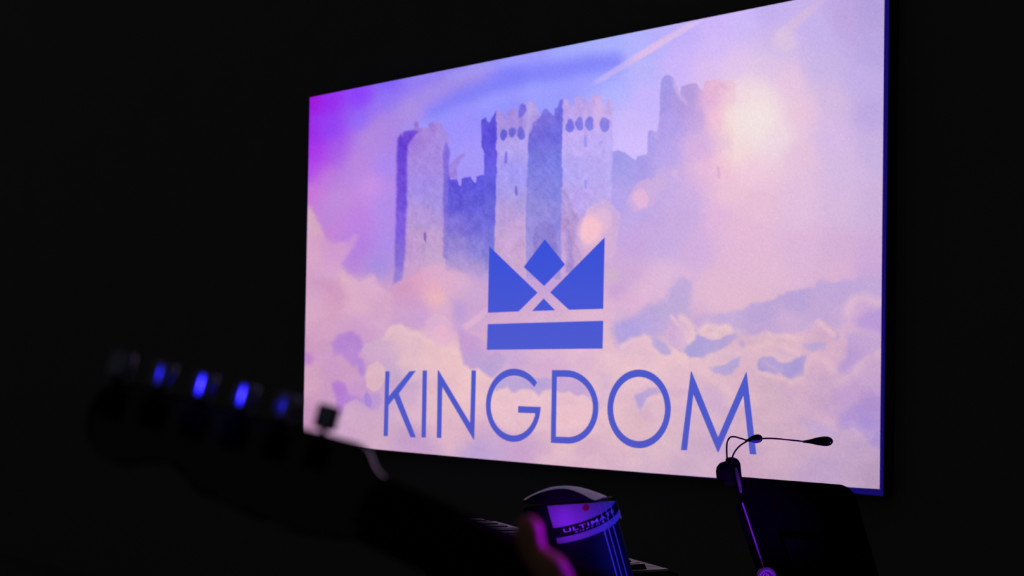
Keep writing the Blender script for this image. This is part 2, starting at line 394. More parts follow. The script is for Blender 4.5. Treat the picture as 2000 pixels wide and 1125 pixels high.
# left round tower
patch("776,271 783,262 786,266 790,258 800,254 808,253 809,240 812,236 817,244 818,252 836,250 840,242 850,238 862,240 864,250 872,260 876,270 876,290 875,300 877,380 876,470 870,530 850,560 768,556 772,470 774,380 775,300",
      "800,270,155,115,220 820,262,168,132,220 845,255,168,135,222 865,265,165,140,228 830,320,168,138,225 830,360,162,138,232 850,390,165,145,228 830,420,180,150,218 830,470,192,158,206 845,510,195,165,208,.9 800,480,190,150,208 800,540,200,155,205,.5 860,560,220,175,200,0 800,565,205,160,200,0", 1.3, 1.3, 1, 7)
patch("776,271 783,262 786,266 790,258 800,254 810,254 817,258 808,268 797,282 795,310 795,380 793,440 791,500 786,545 768,556 772,470 774,380 775,300",
      "780,275,100,62,212 800,262,110,70,212 785,320,108,70,214 785,380,112,76,216 782,440,124,88,220 780,500,128,102,214,.95 775,545,135,115,212,.8", 3.5, 1.0, 0.95, 9)
patch("866,285 870,280 877,290 877,380 877,460 874,505 866,505 866,400", "872,300,118,98,215 872,400,112,95,214 872,480,130,110,210,.8", 2.5, 1.5, 0.8, 9)
patch("838,243 848,238 853,245 850,258 842,256", (150, 115, 212), 3, 2, 0.7, 6)
patch("807,243 812,237 816,244 812,252", (140, 100, 205), 1.5, 1, 0.7)
patch("828,455 831,452 833,462 832,474 828,468", (122, 88, 178), 1.2, 0.5, 0.9)
patch("835,398 838,400 837,411 834,406", (145, 115, 205), 1.2, 0.5, 0.7)
# curtain wall and little turret
patch("877,345 878,322 886,313 893,306 909,296 904,306 896,318 892,330 893,350", (158, 128, 220), 1.5, 1.2, 0.8, 10)
patch("876,342 880,350 893,349 896,362 900,364 901,349 908,346 918,345 922,352 928,357 931,345 940,342 950,341 966,342 964,500 955,560 868,560 872,460",
      "890,360,96,84,218 930,355,92,84,220 950,350,96,88,222 900,400,98,88,214 940,400,100,94,218 890,440,130,112,214 930,440,112,102,214 950,440,112,108,218 890,480,145,130,212,.9 930,490,130,122,214,.95 955,490,130,125,216 900,520,155,140,214,.6 940,525,158,145,214,.6 900,550,185,155,212,0 940,560,190,160,212,0", 1.2, 1.4, 1, 11)
# keep: left dark side, lit front, middle dark side, right front
patch("940,235 948,229 955,240 960,235 968,218 972,216 971,300 969,400 966,500 963,545 948,545 947,470 946,320 945,297 940,287",
      "945,240,98,88,222 960,235,98,82,220 955,270,90,74,218 955,300,100,86,222 958,350,100,92,222 958,420,108,102,218 955,470,122,115,215 955,510,140,132,214,.8 955,540,170,150,212,.3", 1.0, 1.0, 1, 8)
patch("969,218 975,215 983,222 986,229 991,229 993,215 1003,212 1010,216 1013,226 1014,205 1020,200 1028,205 1033,200 1045,198 1050,210 1056,229 1040,240 1033,270 1030,300 1028,400 1027,500 1030,545 962,545 966,500 968,400 970,300",
      "975,225,168,142,222 1000,225,165,138,220 1000,245,165,142,226 1035,215,180,160,232 1045,230,170,148,226 1000,285,182,165,240 1025,290,178,162,240 1000,330,164,152,244 1015,350,162,152,244 985,370,168,154,236 1010,385,172,158,226 990,410,186,158,220 1010,450,196,162,214 990,490,200,164,210 1010,520,205,168,208,.7", 1.2, 1.4, 1, 8)
patch("1032,200 1040,200 1038,225 1033,255 1030,270 1028,240", (186, 170, 236), 3, 1, 0.7)
patch("1014,206 1020,201 1027,206 1028,215 1020,226 1013,230", (112, 102, 224), 2, 1.5, 0.85, 6)
patch("1040,240 1056,229 1060,218 1063,213 1070,213 1076,224 1081,226 1083,212 1090,208 1093,197 1099,194 1100,300 1098,400 1096,500 1096,545 1030,545 1027,500 1028,400 1031,285 1034,262",
      "1050,240,132,116,222 1070,222,128,118,224 1092,215,112,104,224 1060,262,112,104,220 1085,260,112,108,224 1060,310,122,120,224 1085,320,124,126,228 1060,350,134,130,226 1080,380,134,134,228 1045,400,146,138,220 1060,410,152,140,218 1085,430,142,132,222 1045,450,152,142,216 1045,500,160,146,216 1085,500,158,142,218 1060,535,175,152,215,.8", 1.2, 1.4, 1, 9)
patch("1041,505 1041,462 1047,443 1055,434 1063,431 1072,434 1080,440 1087,452 1090,505", (140, 124, 210), 1.8, 0.8, 0.75, 8)
patch("1099,194 1105,193 1113,205 1121,206 1122,190 1140,188 1146,200 1150,202 1151,186 1160,184 1172,187 1178,200 1183,215 1187,195 1195,193 1198,210 1196,235 1197,300 1196,400 1198,450 1200,500 1190,545 1110,535 1096,480 1098,350",
      "1105,205,186,160,232 1130,200,180,155,226 1160,195,188,160,230 1170,215,205,175,235 1190,210,195,168,230,.8 1110,230,188,165,240 1150,225,194,168,238 1120,280,194,174,246 1165,280,192,172,246 1190,280,188,172,246,.8 1120,330,182,168,244 1165,340,186,170,244 1190,350,184,170,242,.7 1130,390,186,164,238 1170,400,188,168,240,.8 1120,440,190,160,222 1180,450,200,168,225,.4 1150,500,205,168,215,.5 1110,520,195,162,215,.6", 1.4, 1.4, 1, 8)
patch("1163,190 1172,188 1176,205 1172,235 1165,262 1160,235", (214, 180, 232), 4, 1.5, 0.6)
for (ex, ey, ew, eh, cc) in ((983, 263, 7.5, 11.5, (98, 92, 212)), (1000, 259, 7, 9, (108, 100, 214)), (1018, 260, 8, 12.5, (108, 102, 216)),
                             (1113, 246, 8.5, 13.5, (116, 112, 226)), (1132, 243, 7.5, 13.5, (124, 118, 230)), (1152, 241, 8.5, 14.5, (126, 122, 230)), (1181, 244, 10, 14, (132, 124, 226))):
    patch(ell(ex, ey, ew, eh), cc, 1.3, 1.6, 0.92, 6)
for w_, cc, al in (("986,298 991,295 991,318 985,320", (118, 108, 222), .85), ("1006,364 1009,362 1011,380 1008,383 1005,376", (108, 106, 212), .9),
                   ("1142,264 1146,266 1148,284 1144,290 1140,280", (152, 144, 236), .8), ("1141,350 1146,352 1146,369 1142,368", (150, 146, 230), .8),
                   ("1170,276 1178,274 1176,282 1170,282", (160, 148, 232), .6), ("1118,418 1124,420 1125,428 1119,427", (150, 146, 222), .8)):
    patch(w_, cc, 1.2, 0.6, al)
patch("1098,366 1110,382 1122,402 1130,430 1122,470 1136,500 1150,530 1108,530 1097,470", "1105,390,172,148,210 1115,420,178,148,208 1110,460,182,148,206 1120,500,180,150,212,.7 1120,525,190,155,210,.4", 3, 2, 0.7, 16)
patch("1105,442 1112,448 1117,480 1120,535 1104,535 1108,480", (160, 138, 212), 3, 2, 0.7, 8)
# flare discs on the castle
patch("1138,480 1136,440 1148,405 1180,387 1192,392 1205,410 1213,416 1211,440 1205,470 1200,500 1160,520", "1180,400,206,176,222 1205,420,205,172,220 1160,440,232,185,212 1190,470,215,178,216,.8 1160,500,225,180,210,.5", 2.2, 0.8, 0.85)
patch(ell(1178, 428, 17, 22), (226, 186, 216), 3, 0.8, 0.7)
patch(ell(1152, 450, 22, 28, rot=.2), (250, 196, 206), 9, 0.8, 0.85)
patch("1224,395 1232,376 1243,358 1265,347 1283,365 1286,380 1278,402 1250,412 1238,413", (208, 174, 222), 1.6, 0.6, 0.8)
patch("1234,388 1240,374 1252,368 1262,374 1268,392 1262,404 1248,408", (230, 182, 220), 2.5, 0.6, 0.85)
patch("1272,350 1288,342 1299,352 1298,368 1287,377 1282,366", (205, 174, 222), 1.6, 0.5, 0.75)
patch(ell(1318, 338, 7.5, 8, 6), (213, 180, 224), 1.5, 0.3, 0.8)
# clouds on the left
patch("585,390 606,409 618,428 627,446 640,470 662,473 680,470 692,458 703,458 694,474 684,492 668,512 668,522 680,536 690,546 704,552 716,543 730,540 738,553 752,566 766,574 775,600 790,680 585,700",
      "603,440,212,168,192 615,500,216,166,200 640,490,206,152,206 660,500,208,155,208 692,468,202,152,214,.8 650,530,212,162,206 676,545,222,176,196 700,560,218,172,202 730,552,220,172,206 620,560,208,158,198 650,590,212,158,192 610,600,214,168,198 700,600,218,172,200 750,600,213,166,200 620,650,212,162,196 700,640,210,160,205,.6 760,640,212,168,205,.4 620,690,208,158,195,.2", 4, 2.5, 1, 0, 2)
patch("610,550 640,545 662,548 673,565 678,590 660,600 640,575", (200, 146, 190), 7, 3, 0.55)
patch("768,582 772,560 790,548 802,541 815,530 835,518 850,512 865,519 874,530 890,531 910,538 928,552 945,575 965,600 950,650 760,640",
      "790,560,208,152,192 812,545,220,160,194 835,535,218,168,204 862,530,216,170,208 850,560,230,172,194 855,582,240,184,186 880,560,218,172,206 905,555,214,172,208 925,570,204,168,212 800,590,206,156,202 820,615,202,158,212 780,620,206,162,205 870,600,215,172,205 900,600,200,162,210 940,600,206,166,210 850,635,208,165,212,.6", 5, 2, 1, 0, 2)
patch("880,580 890,590 905,595 910,625 897,640 888,625 884,600", (182, 152, 216), 8, 2, 0.6)
patch("648,668 660,656 685,650 704,656 709,680 700,694 704,706 692,718 680,706 666,696 652,694", (180, 132, 210), 4, 1.5, 0.9, 0, 2)
patch("698,702 708,700 713,715 712,730 706,737 699,722", (178, 134, 212), 2.5, 1, 0.85)
patch("585,686 606,690 612,700 608,712 585,712", (190, 130, 205), 5, 1.5, 0.8)
patch("650,750 660,744 674,748 681,768 705,775 740,768 748,785 735,800 710,798 690,788 676,800 660,815 655,790", "664,765,180,122,210 668,790,182,128,212 700,785,186,142,212 730,785,188,150,210", 3.5, 1.5, 0.9, 0, 1.5)
patch("672,790 684,783 700,780 712,788 722,800 740,815 760,860 660,880 650,850 662,815", "690,800,206,168,200 680,830,206,166,200 720,840,208,168,198 740,850,208,170,196,.5", 2.5, 1.5, 0.8, 0, 2)
patch("711,772 715,764 722,770 727,786 722,797 713,790", (166, 136, 214), 1.5, 0.4, 0.85)
patch("748,658 757,642 768,633 786,632 797,646 818,650 838,662 858,667 868,679 884,673 894,682 901,705 912,720 922,722 933,719 950,734 966,744 966,780 860,820 760,770 740,725 706,684 712,672",
      "770,645,224,184,198 755,680,208,172,202 790,665,222,184,198 800,690,222,184,198 840,685,232,192,198 880,700,236,195,198 880,740,234,192,198 930,735,236,195,200 775,715,200,170,205 800,720,222,186,198 750,730,198,162,206 800,760,205,170,208,.7 850,770,226,186,198,.7 740,700,205,165,204 950,760,234,192,200,.5 780,760,200,165,206,.5", 2, 1.5, 1, 0, 2.2)
patch("788,692 800,684 806,695 800,710 786,716 772,712", (226, 188, 196), 3, 1, 0.7)
patch("828,655 832,626 850,611 868,615 884,634 886,662 870,677 852,676", (222, 178, 208), 1.6, 0.4, 0.7)
patch(ell(862, 652, 15, 20), (231, 180, 206), 4, 0, 0.7)
patch("714,730 720,714 738,705 750,717 757,731 742,760 730,766 716,756", (222, 182, 194), 1.6, 0.4, 0.85)
patch("893,640 906,643 950,668 990,700 978,722 962,738 950,733 933,718 920,721 906,712 900,690", "910,670,200,156,212 930,700,190,156,212 950,718,178,158,212 975,710,190,165,212 960,680,206,166,212,.6", 3, 1.2, 0.95, 0, 1.5)
patch("903,636 925,620 950,600 958,606 935,628 912,643", (228, 182, 210), 3.5, 0.5, 0.6)
patch("965,768 972,742 985,733 1040,738 1075,738 1100,736 1140,745 1165,765 1175,800 1160,790 1150,776 1138,772 1126,775 1112,765 1096,768 1075,760 1060,766 1053,776 1046,768 1035,762 1018,762 1005,768 998,768 990,759 978,762",
      "975,752,182,166,216 1000,750,190,166,215 1050,758,188,164,215 1100,750,198,165,213 1140,762,196,162,212 1160,780,198,164,212,.6", 2, 1.2, 0.95, 0, 1)
patch("960,765 978,761 990,758 998,768 1006,767 1020,761 1036,762 1046,769 1053,777 1062,765 1076,760 1096,769 1112,765 1126,776 1138,773 1152,784 1160,830 1000,850 960,820", (232, 191, 203), 3, 1.2, 0.8, 0, 1)
patch(ell(945, 886, 44, 20), (184, 160, 212), 16, 2, 0.75)
patch(ell(1010, 876, 60, 16), (204, 166, 206), 14, 2, 0.6)
patch(ell(815, 872, 40, 16), (194, 156, 204), 14, 2, 0.6)
# clouds on the right
patch("1193,642 1200,630 1240,618 1262,600 1300,585 1310,562 1316,545 1335,534 1353,545 1346,580 1346,612 1312,622 1302,652 1276,662 1262,650 1240,664 1222,692 1205,672",
      "1205,650,182,164,222 1225,640,176,160,224 1260,635,182,164,222 1290,640,190,166,216 1300,605,190,170,216 1335,560,194,170,218 1330,600,188,168,215", 7, 2, 0.95, 0, 2)
patch("1310,560 1318,540 1335,528 1350,536 1352,548 1335,538 1320,548", (232, 190, 216), 5, 1.5, 0.5)
patch(ell(1190, 538, 22, 12, rot=.3), (204, 180, 198), 6, 2, 0.6)
patch("1188,560 1215,550 1225,570 1205,585 1188,580", (196, 160, 212), 7, 2, 0.6)
patch("1268,662 1284,660 1300,672 1312,692 1298,698 1280,694 1276,680", (184, 166, 216), 3, 1.5, 0.9, 0, 1.5)
patch("1212,672 1230,662 1240,659 1250,658 1258,652 1270,663 1272,672 1290,692 1305,695 1318,681 1330,690 1345,700 1350,760 1220,760", (231, 191, 205), 3, 1.5, 0.75, 0, 2)
patch("1313,616 1320,624 1330,615 1345,624 1357,636 1355,664 1341,672 1330,690 1318,680 1302,668 1300,645", "1312,640,208,172,214 1320,665,204,170,212 1345,640,228,190,208 1345,660,226,190,208 1330,680,210,176,212", 1.8, 1.2, 0.95, 4, 1.2)
patch("1356,640 1368,655 1385,664 1405,660 1420,655 1436,652 1440,660 1420,676 1405,684 1380,690 1370,698 1348,699 1335,688 1342,676 1356,662", "1350,690,168,158,216 1370,670,172,158,215 1410,670,180,162,214 1430,662,186,165,212", 2.2, 1.5, 0.95, 0, 1.5)
patch("1384,718 1400,716 1420,709 1430,702 1446,698 1442,718 1430,728 1416,733 1402,729 1392,731", (180, 164, 214), 2.4, 1.6, 0.9, 0, 1.5)
patch("1366,655 1368,642 1380,632 1395,630 1402,640 1420,633 1430,640 1433,650 1420,652 1408,662 1395,664 1380,660", "1380,640,226,190,200 1410,642,228,192,202 1390,658,218,184,206", 1.6, 1.4, 0.95, 6, 1.5)
patch("1372,640 1400,612 1440,606 1480,592 1520,580 1545,568 1560,563 1580,560 1600,551 1640,546 1680,543 1740,545 1740,585 1700,579 1682,575 1660,582 1650,602 1655,622 1640,640 1620,636 1605,626 1592,632 1560,648 1530,652 1510,654 1497,646 1485,652 1465,655 1445,646 1434,652 1425,636 1400,632",
      "1420,625,198,172,216 1480,615,184,162,215 1560,590,184,162,216 1640,560,190,166,216 1700,562,194,168,215 1540,630,204,172,213 1600,608,194,166,212 1470,640,192,166,212 1640,620,198,168,212", 4, 2.5, 0.95, 0, 3)
patch("1672,622 1690,612 1740,600 1740,652 1695,648 1676,640", (182, 150, 216), 7, 2, 0.85, 0, 2)
patch("1655,650 1700,652 1740,662 1740,680 1692,690 1682,705 1667,716 1658,732 1640,733 1630,720 1652,700", "1700,670,194,162,210 1665,700,186,154,210 1645,725,182,152,210", 3.5, 1.8, 0.9, 0, 2)
patch("1477,720 1483,700 1490,695 1510,697 1520,708 1540,710 1555,700 1565,695 1575,696 1569,715 1569,733 1555,735 1544,742 1535,735 1520,728 1511,731 1500,725 1490,726", (171, 154, 212), 2, 1.6, 0.95, 0, 1.2)
patch("1566,673 1590,668 1612,670 1614,682 1600,683 1588,687 1575,682", (184, 164, 212), 3, 1.6, 0.85, 0, 1.5)
patch("1450,665 1456,671 1455,678 1446,675 1443,668", (188, 166, 210), 2, 1, 0.8)
patch("1628,655 1636,650 1640,660 1634,664", (182, 160, 212), 3, 1, 0.7)
patch("1512,683 1530,676 1540,690 1520,695", (204, 172, 206), 6, 2, 0.7)
patch("1632,832 1650,806 1680,786 1740,768 1740,885 1706,872 1684,850 1662,838", "1660,820,176,148,212 1690,830,166,142,212 1710,800,176,146,208 1705,860,172,146,208", 7, 2, 0.85, 0, 2)
patch("1640,862 1650,843 1668,837 1684,845 1700,868 1740,895 1740,940 1640,940", "1660,850,200,168,202 1690,880,196,164,200 1700,920,188,158,192,.5", 3, 1.5, 0.8, 0, 1.5)
patch("1562,820 1592,822 1620,834 1634,846 1620,857 1602,860 1584,845", (188, 162, 210), 8, 2, 0.7)
patch("1236,770 1256,765 1266,757 1282,755 1292,766 1272,772 1263,778 1258,790 1252,804 1244,790", "1250,780,176,160,216 1275,763,190,164,212", 2.4, 1.2, 0.9, 0, 1)
patch("1375,748 1400,755 1420,780 1415,815 1395,810 1370,790", (204, 170, 210), 9, 2, 0.6)
patch("1175,725 1190,735 1190,785 1172,790", (204, 176, 214), 9, 2, 0.5)
for k in range(16):       # streaks of the lit cloud
    x0 = rng.uniform(1180, 1690); y0 = rng.uniform(690, 900)
    patch([(x0, y0), (x0 + 40, y0 + 28), (x0 + 36, y0 + 36), (x0 - 4, y0 + 7)], (226, 188, 204) if k % 2 else (208, 172, 206), 7, 2, 0.35)
def stroke(pts, w, col, alpha, jit=1.5):
    P_ = parse(pts); xs = [p[0] for p in P_]; ys = [p[1] for p in P_]; m = w + 6
    B = (X > min(xs) - m) & (X < max(xs) + m) & (Y > min(ys) - m) & (Y < max(ys) + m)
    x = X[B] + (JX[B] + KX[B]) * jit; y = Y[B] + (JY[B] + KY[B]) * jit; d = np.full(x.shape, 1e9)
    for a_, b_ in zip(P_[:-1], P_[1:]):
        ex, ey = b_[0] - a_[0], b_[1] - a_[1]
        t = np.clip(((x - a_[0]) * ex + (y - a_[1]) * ey) / (ex * ex + ey * ey), 0, 1)
        d = np.minimum(d, np.hypot(x - a_[0] - ex * t, y - a_[1] - ey * t))
    a = np.clip(1 - d / w, 0, 1) * alpha
    IMG[B] = IMG[B] * (1 - a[:, None]) + np.array(col, float) * a[:, None]
for q_, w_, al_ in (("1212,678 1232,666 1241,663 1250,662 1258,657 1270,668 1274,678 1290,696 1310,700 1318,687 1330,695 1346,705 1362,703", 8, .6),
                    ("1311,617 1321,628 1323,634", 5, .7), ("1331,618 1345,628 1354,638 1353,660 1346,668", 9, .7),
                    ("1360,650 1370,645 1382,635 1394,634 1402,643 1418,637 1431,648", 8, .7), ("1375,655 1390,652 1402,660", 7, .4),
                    ("1438,645 1455,656 1480,659 1495,650 1508,657 1532,655 1552,662", 8, .5), ("1598,628 1614,642 1628,654", 8, .6),
                    ("1655,606 1661,592 1673,583 1690,580 1706,588 1722,590", 16, .4), ("1330,702 1370,722 1410,752 1445,785", 16, .3),
                    ("1546,748 1560,740 1574,722 1582,702 1594,697 1612,704 1625,722", 15, .35), ("1440,690 1475,678 1510,668 1560,690", 10, .35),
                    ("1640,745 1668,728 1690,702 1722,688", 18, .3), ("1478,728 1510,736 1536,742 1546,748", 6, .4),
                    ("968,772 979,764 990,763 999,772 1020,766 1038,766 1053,780 1064,769 1078,765 1096,772 1112,769 1127,779 1139,777", 7, .45),
                    ("752,662 762,644 784,637 796,650 818,655 838,667 857,672 868,684 884,679 893,688 902,712 920,726 933,724 950,740", 8, .4),
                    ("1240,800 1256,800 1264,782 1282,775 1296,772", 6, .4)):
    stroke(q_, w_, (236, 198, 206), al_)
for q_, w_, al_, c_ in (("1440,652 1475,650 1500,640 1540,636 1575,640", 16, .6, (196, 168, 213)), ("1360,628 1380,618 1410,622 1440,632", 14, .6, (192, 168, 216)),
                        ("1276,672 1300,684", 9, .4, (190, 168, 216)), ("1400,700 1440,690 1460,686", 8, .3, (205, 175, 210))):
    stroke(q_, w_, c_, al_)
CL = fbm((X + 14 * JX) / 46, (Y + 14 * JY) / 30, 101, 4)
IMG += (np.clip((Y - 540) / 120, 0, 1) * CL * 9.0)[..., None] * np.array([1.0, 0.9, 0.35])
IMG += (GR * 3.0 + (rng.random(X.shape) - 0.5) * 9.0)[..., None] * np.array([1.0, 1.0, 0.8]) + (DA * 1.2)[..., None]
IMG = np.clip(IMG, 0, 255) / 255.0
LIN = np.where(IMG <= 0.04045, IMG / 12.92, ((IMG + 0.055) / 1.055) ** 2.4)

# grid of the picture on the screen plane
off = 0.002
c = np.array(SC + SN * off - CAM); n_ = np.array(SN); Fv, Rv, Uv = np.array(FWD), np.array(RIGHT), np.array(UP)
D = Fv + ((PX - 1000) / F_PX)[..., None] * Rv - ((PY - 562.5) / F_PX)[..., None] * Uv
PT = np.array(CAM) + D * ((c @ n_) / (D @ n_))[..., None]
me = bpy.data.meshes.new('picture')
nv = GX * GY; me.vertices.add(nv); me.vertices.foreach_set('co', PT.reshape(-1).astype(np.float32))
a = (np.arange(GY - 1)[:, None] * GX + np.arange(GX - 1)[None, :]).reshape(-1)
quads = np.stack([a, a + GX, a + GX + 1, a + 1], 1)
nf = len(quads); me.loops.add(nf * 4); me.polygons.add(nf)
me.loops.foreach_set('vertex_index', quads.reshape(-1).astype(np.int32))
me.polygons.foreach_set('loop_start', np.arange(0, nf * 4, 4, dtype=np.int32))
me.update(calc_edges=True)
ca = me.color_attributes.new('picture_colour', 'FLOAT_COLOR', 'POINT')
ca.data.foreach_set('color', np.concatenate([LIN.reshape(-1, 3), np.ones((nv, 1))], 1).reshape(-1).astype(np.float32))
pm = bpy.data.materials.new('projected_picture'); pm.use_nodes = True; nt = pm.node_tree; nt.nodes.clear()
at_ = nt.nodes.new('ShaderNodeAttribute'); at_.attribute_name = 'picture_colour'
em = nt.nodes.new('ShaderNodeEmission'); out = nt.nodes.new('ShaderNodeOutputMaterial')
nt.links.new(at_.outputs['Color'], em.inputs['Color']); nt.links.new(em.outputs[0], out.inputs['Surface'])
me.materials.append(pm)
pic = bpy.data.objects.new('picture', me); COL.objects.link(pic); attach(pic, screen)

def emis(name, top, bot, z0, z1):
    m = bpy.data.materials.new(name); m.use_nodes = True; nt = m.node_tree; nt.nodes.clear()
    g = nt.nodes.new('ShaderNodeNewGeometry'); sp = nt.nodes.new('ShaderNodeSeparateXYZ'); mr = nt.nodes.new('ShaderNodeMapRange')
    mr.inputs['From Min'].default_value = z0; mr.inputs['From Max'].default_value = z1
    mx = nt.nodes.new('ShaderNodeMix'); mx.data_type = 'RGBA'; mx.inputs[6].default_value = bot; mx.inputs[7].default_value = top
    e = nt.nodes.new('ShaderNodeEmission'); o = nt.nodes.new('ShaderNodeOutputMaterial')
    nt.links.new(g.outputs['Position'], sp.inputs[0]); nt.links.new(sp.outputs['Z'], mr.inputs['Value']); nt.links.new(mr.outputs[0], mx.inputs[0])
    nt.links.new(mx.outputs[2], e.inputs['Color']); nt.links.new(e.outputs[0], o.inputs['Surface'])
    return m
zc0, zc1 = onscreen(1060, 683).z, onscreen(1060, 465).z
M['crown'] = emis('projected_crown_blue', rgb(56, 80, 218), rgb(78, 90, 208), zc0, zc1)
M['letter'] = emis('projected_letter_blue', rgb(76, 90, 203), rgb(82, 88, 198), onscreen(1060, 870).z, onscreen(1060, 720).z)

def flat(name, poly, m, hole=None):
    P = [onscreen(x, y, 0.004) for x, y in poly]
    mb = MB()
    if hole:
        H = [onscreen(x, y, 0.004) for x, y in hole]; n = len(P)
        mb.add(P + H, [(i, (i + 1) % n, n + (i + 1) % n, n + i) for i in range(n)])
    else:
        mb.add(P, [tuple(range(len(P)))])
    o = mb.build(name, m, None, False)
    if not hole:
        bm = bmesh.new(); bm.from_mesh(o.data); bmesh.ops.triangulate(bm, faces=bm.faces); bm.to_mesh(o.data); bm.free()
    attach(o, pic); return o

for p in ("955.6,481 1050,571.8 1012.9,608.4 952.7,610.9", "1064.2,467.1 1103.6,516.7 1062.7,558.7 1022.9,521.6",
          "1181.1,463.3 1178.2,603.3 1111.1,605.1 1074.4,571.1", "1061.8,582.7 1084.4,606.2 1039.1,607.6", "952.4,632.9 1178.2,626.4 1177.1,680.9 950.9,683.3"):
    flat('crown_piece', parse(p), M['crown'])
flat('letter', parse("752.5,725.1 761.1,725 759.5,773.9 799.7,725.1 812.5,724 779,768.8 812.5,854.4 801.6,853.9 769.9,777.9 758.9,791.7 757.6,852 749.1,851.7"), M['letter'])
flat('letter', parse("825.4,723.5 834.1,723.5 831.7,854.6 823,854.2"), M['letter'])
flat('letter', parse("854.9,722.9 856.5,723 918.1,826.1 920.8,723.5 929.9,723.5 926.4,858.9 924.8,858.6 864,756 862.1,855.7 853,855.2"), M['letter'])
def arc(cx_, cy_, rx, ry, a0, a1, n):
    return [(cx_ + rx * math.cos(math.radians(a0 + (a1 - a0) * k / n)), cy_ - ry * math.sin(math.radians(a0 + (a1 - a0) * k / n))) for k in range(n + 1)]
G_out = arc(1003.6, 791.6, 58, 71.6, 38, 90, 8)[:-1] + arc(1003.6, 791.6, 54.7, 71.6, 90, 270, 24)[:-1] + arc(1003.6, 791.6, 52.5, 71.6, 270, 357.5, 14)
G_in = [(1011.9, 793.1), (1011.9, 806.1), (1045.2, 807.2)] + arc(1003.6, 792, 43.6, 58.4, 339, 270, 10) + arc(1003.6, 792, 45.2, 58.4, 270, 90, 24)[1:] + arc(1003.6, 792, 50, 58.4, 90, 38, 8)[1:]
flat('letter', G_out + G_in, M['letter'])
D_out = [(1078, 722.9), (1092, 722.9)] + arc(1105, 797, 63.9, 74.2, 90, 0, 12) + arc(1110, 797, 58.9, 69.6, 0, -90, 12)[1:] + [(1095, 866.0), (1075.8, 864.8)]
D_in = [(1087.6, 736), (1096, 736)] + arc(1106, 796, 52, 59.8, 90, 0, 12) + arc(1110, 796, 48, 57.6, 0, -90, 12)[1:] + [(1098, 853.2), (1085.7, 852.8)]
flat('letter', D_out, M['letter'], D_in)
flat('letter', ell(1248.2, 798.6, 62, 77, 48), M['letter'], ell(1248.2, 798.7, 50.5, 62.7, 48))
flat('letter', parse("1329.8,879.1 1349.4,724.9 1350.6,724.9 1402.5,853.8 1457.2,726.7 1458.4,726.7 1477.4,887.8 1464.4,887.1 1451.8,772.9 1403.2,883.4 1401.6,883.4 1354.3,770.2 1341.9,879.4"), M['letter'])

# screen cloth around the picture (dim margin, its blue glow set as emission) and the thin slab behind it
CB = [(603.5, 189), (1120, 85.2), (1737.5, -39.5), (1724.2, 969), (1140, 914.5), (720, 876.5), (590.8, 864.5)]
SB = [(604, 190.5), (1736.6, -37), (1724.2, 969), (1640, 961), (1440, 938), (1140, 913.9), (720, 876.3), (591.5, 864.5)]  # lower margin tapers leftward in place of the blue glow fading
bd = MB().prism([onscreen(x, y, 0.0) for x, y in SB], SN * -0.003).build('screen_border', M['border'], screen, False)
bk = MB().prism([onscreen(x, y, -0.004) for x, y in SB], SN * -0.09).build('screen_backing', M['backing'], screen, False)

# ------------------------------------------------------------------ music stand
PT_L, PT_R = at(1428, 931, 3.30), at(1664, 949, 3.08)
PT_R.z = PT_L.z
wd = (PT_R - PT_L); DW = wd.length; wd.normalize()
rd = V((-wd.y, wd.x, 0)).normalized()
if rd.y < 0: rd = -rd
dn = (rd * 0.52 - SZ * 0.85).normalized(); DH = 0.34
dnm = wd.cross(dn).normalized()
if dnm.y > 0: dnm = -dnm                                 # back of the desk, towards the camera
def dk(u, v, n=0.0): return PT_L + wd * u + dn * v + dnm * n
ctr = dk(DW / 2, DH * 0.6)
mst = thing('music_stand', 'black music stand with a wide tilted desk, right of the keyboard stand', 'music stand', (ctr.x, ctr.y, 0))
r = 0.035
outl = [dk(0, DH), dk(0, 0.012)] + [dk(0.012 - 0.012 * math.cos(a), 0.012 - 0.012 * math.sin(a)) for a in (0.5, 1.0)] + [dk(0.012, 0)] + \
       [dk(DW - r + r * math.sin(a), r - r * math.cos(a)) for a in np.linspace(0, math.pi / 2, 9)] + [dk(DW, DH)]
MB().prism(outl, dnm * -0.0025).build('desk', M['paint'], mst)
for u in (0.0, DW):
    sg = 1 if u == 0 else -1
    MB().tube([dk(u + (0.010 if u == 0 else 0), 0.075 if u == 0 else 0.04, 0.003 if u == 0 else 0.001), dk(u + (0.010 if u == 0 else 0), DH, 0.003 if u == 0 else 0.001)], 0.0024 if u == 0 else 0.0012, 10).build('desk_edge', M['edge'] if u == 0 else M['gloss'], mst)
MB().box(dk(-0.0, DH * 0.6, 0.013) + wd * 0.004, 0.003, DH * 0.75, 0.026, (wd, dn, dnm)).build('side_flange', M['paint'], mst, False)
MB().box(dk(DW / 2, DH, -0.03), DW, 0.003, 0.06, (wd, dn, dnm)).build('ledge', M['paint'], mst, False)
MB().box(dk(DW / 2, DH * 0.62, 0.016), 0.09, 0.12, 0.03, (wd, dn, dnm)).build('tilt_bracket', M['paint'], mst, False)
kc = at(1497, 1127, 3.22)
kx, ky = RIGHT, UP
ringpts = [kc + (kx * math.cos(t) + ky * math.sin(t)) * 0.0175 for t in np.linspace(0, 2 * math.pi, 25)]
kb = MB().tube(ringpts, 0.0075, 10); kb.tube([kc + FWD * 0.004, kc - FWD * 0.004], [0.006, 0.005], 12)
kb.tube([kc + FWD * 0.002, kc + FWD * 0.03], 0.009, 10)
kb.build('tilt_knob', M['lever'], mst)
pb = dk(DW / 2, DH * 0.7, 0.03)
MB().tube([(pb.x, pb.y, pb.z), (pb.x, pb.y, 0.42)], 0.011, 16).build('upper_pole', M['paint'], mst)
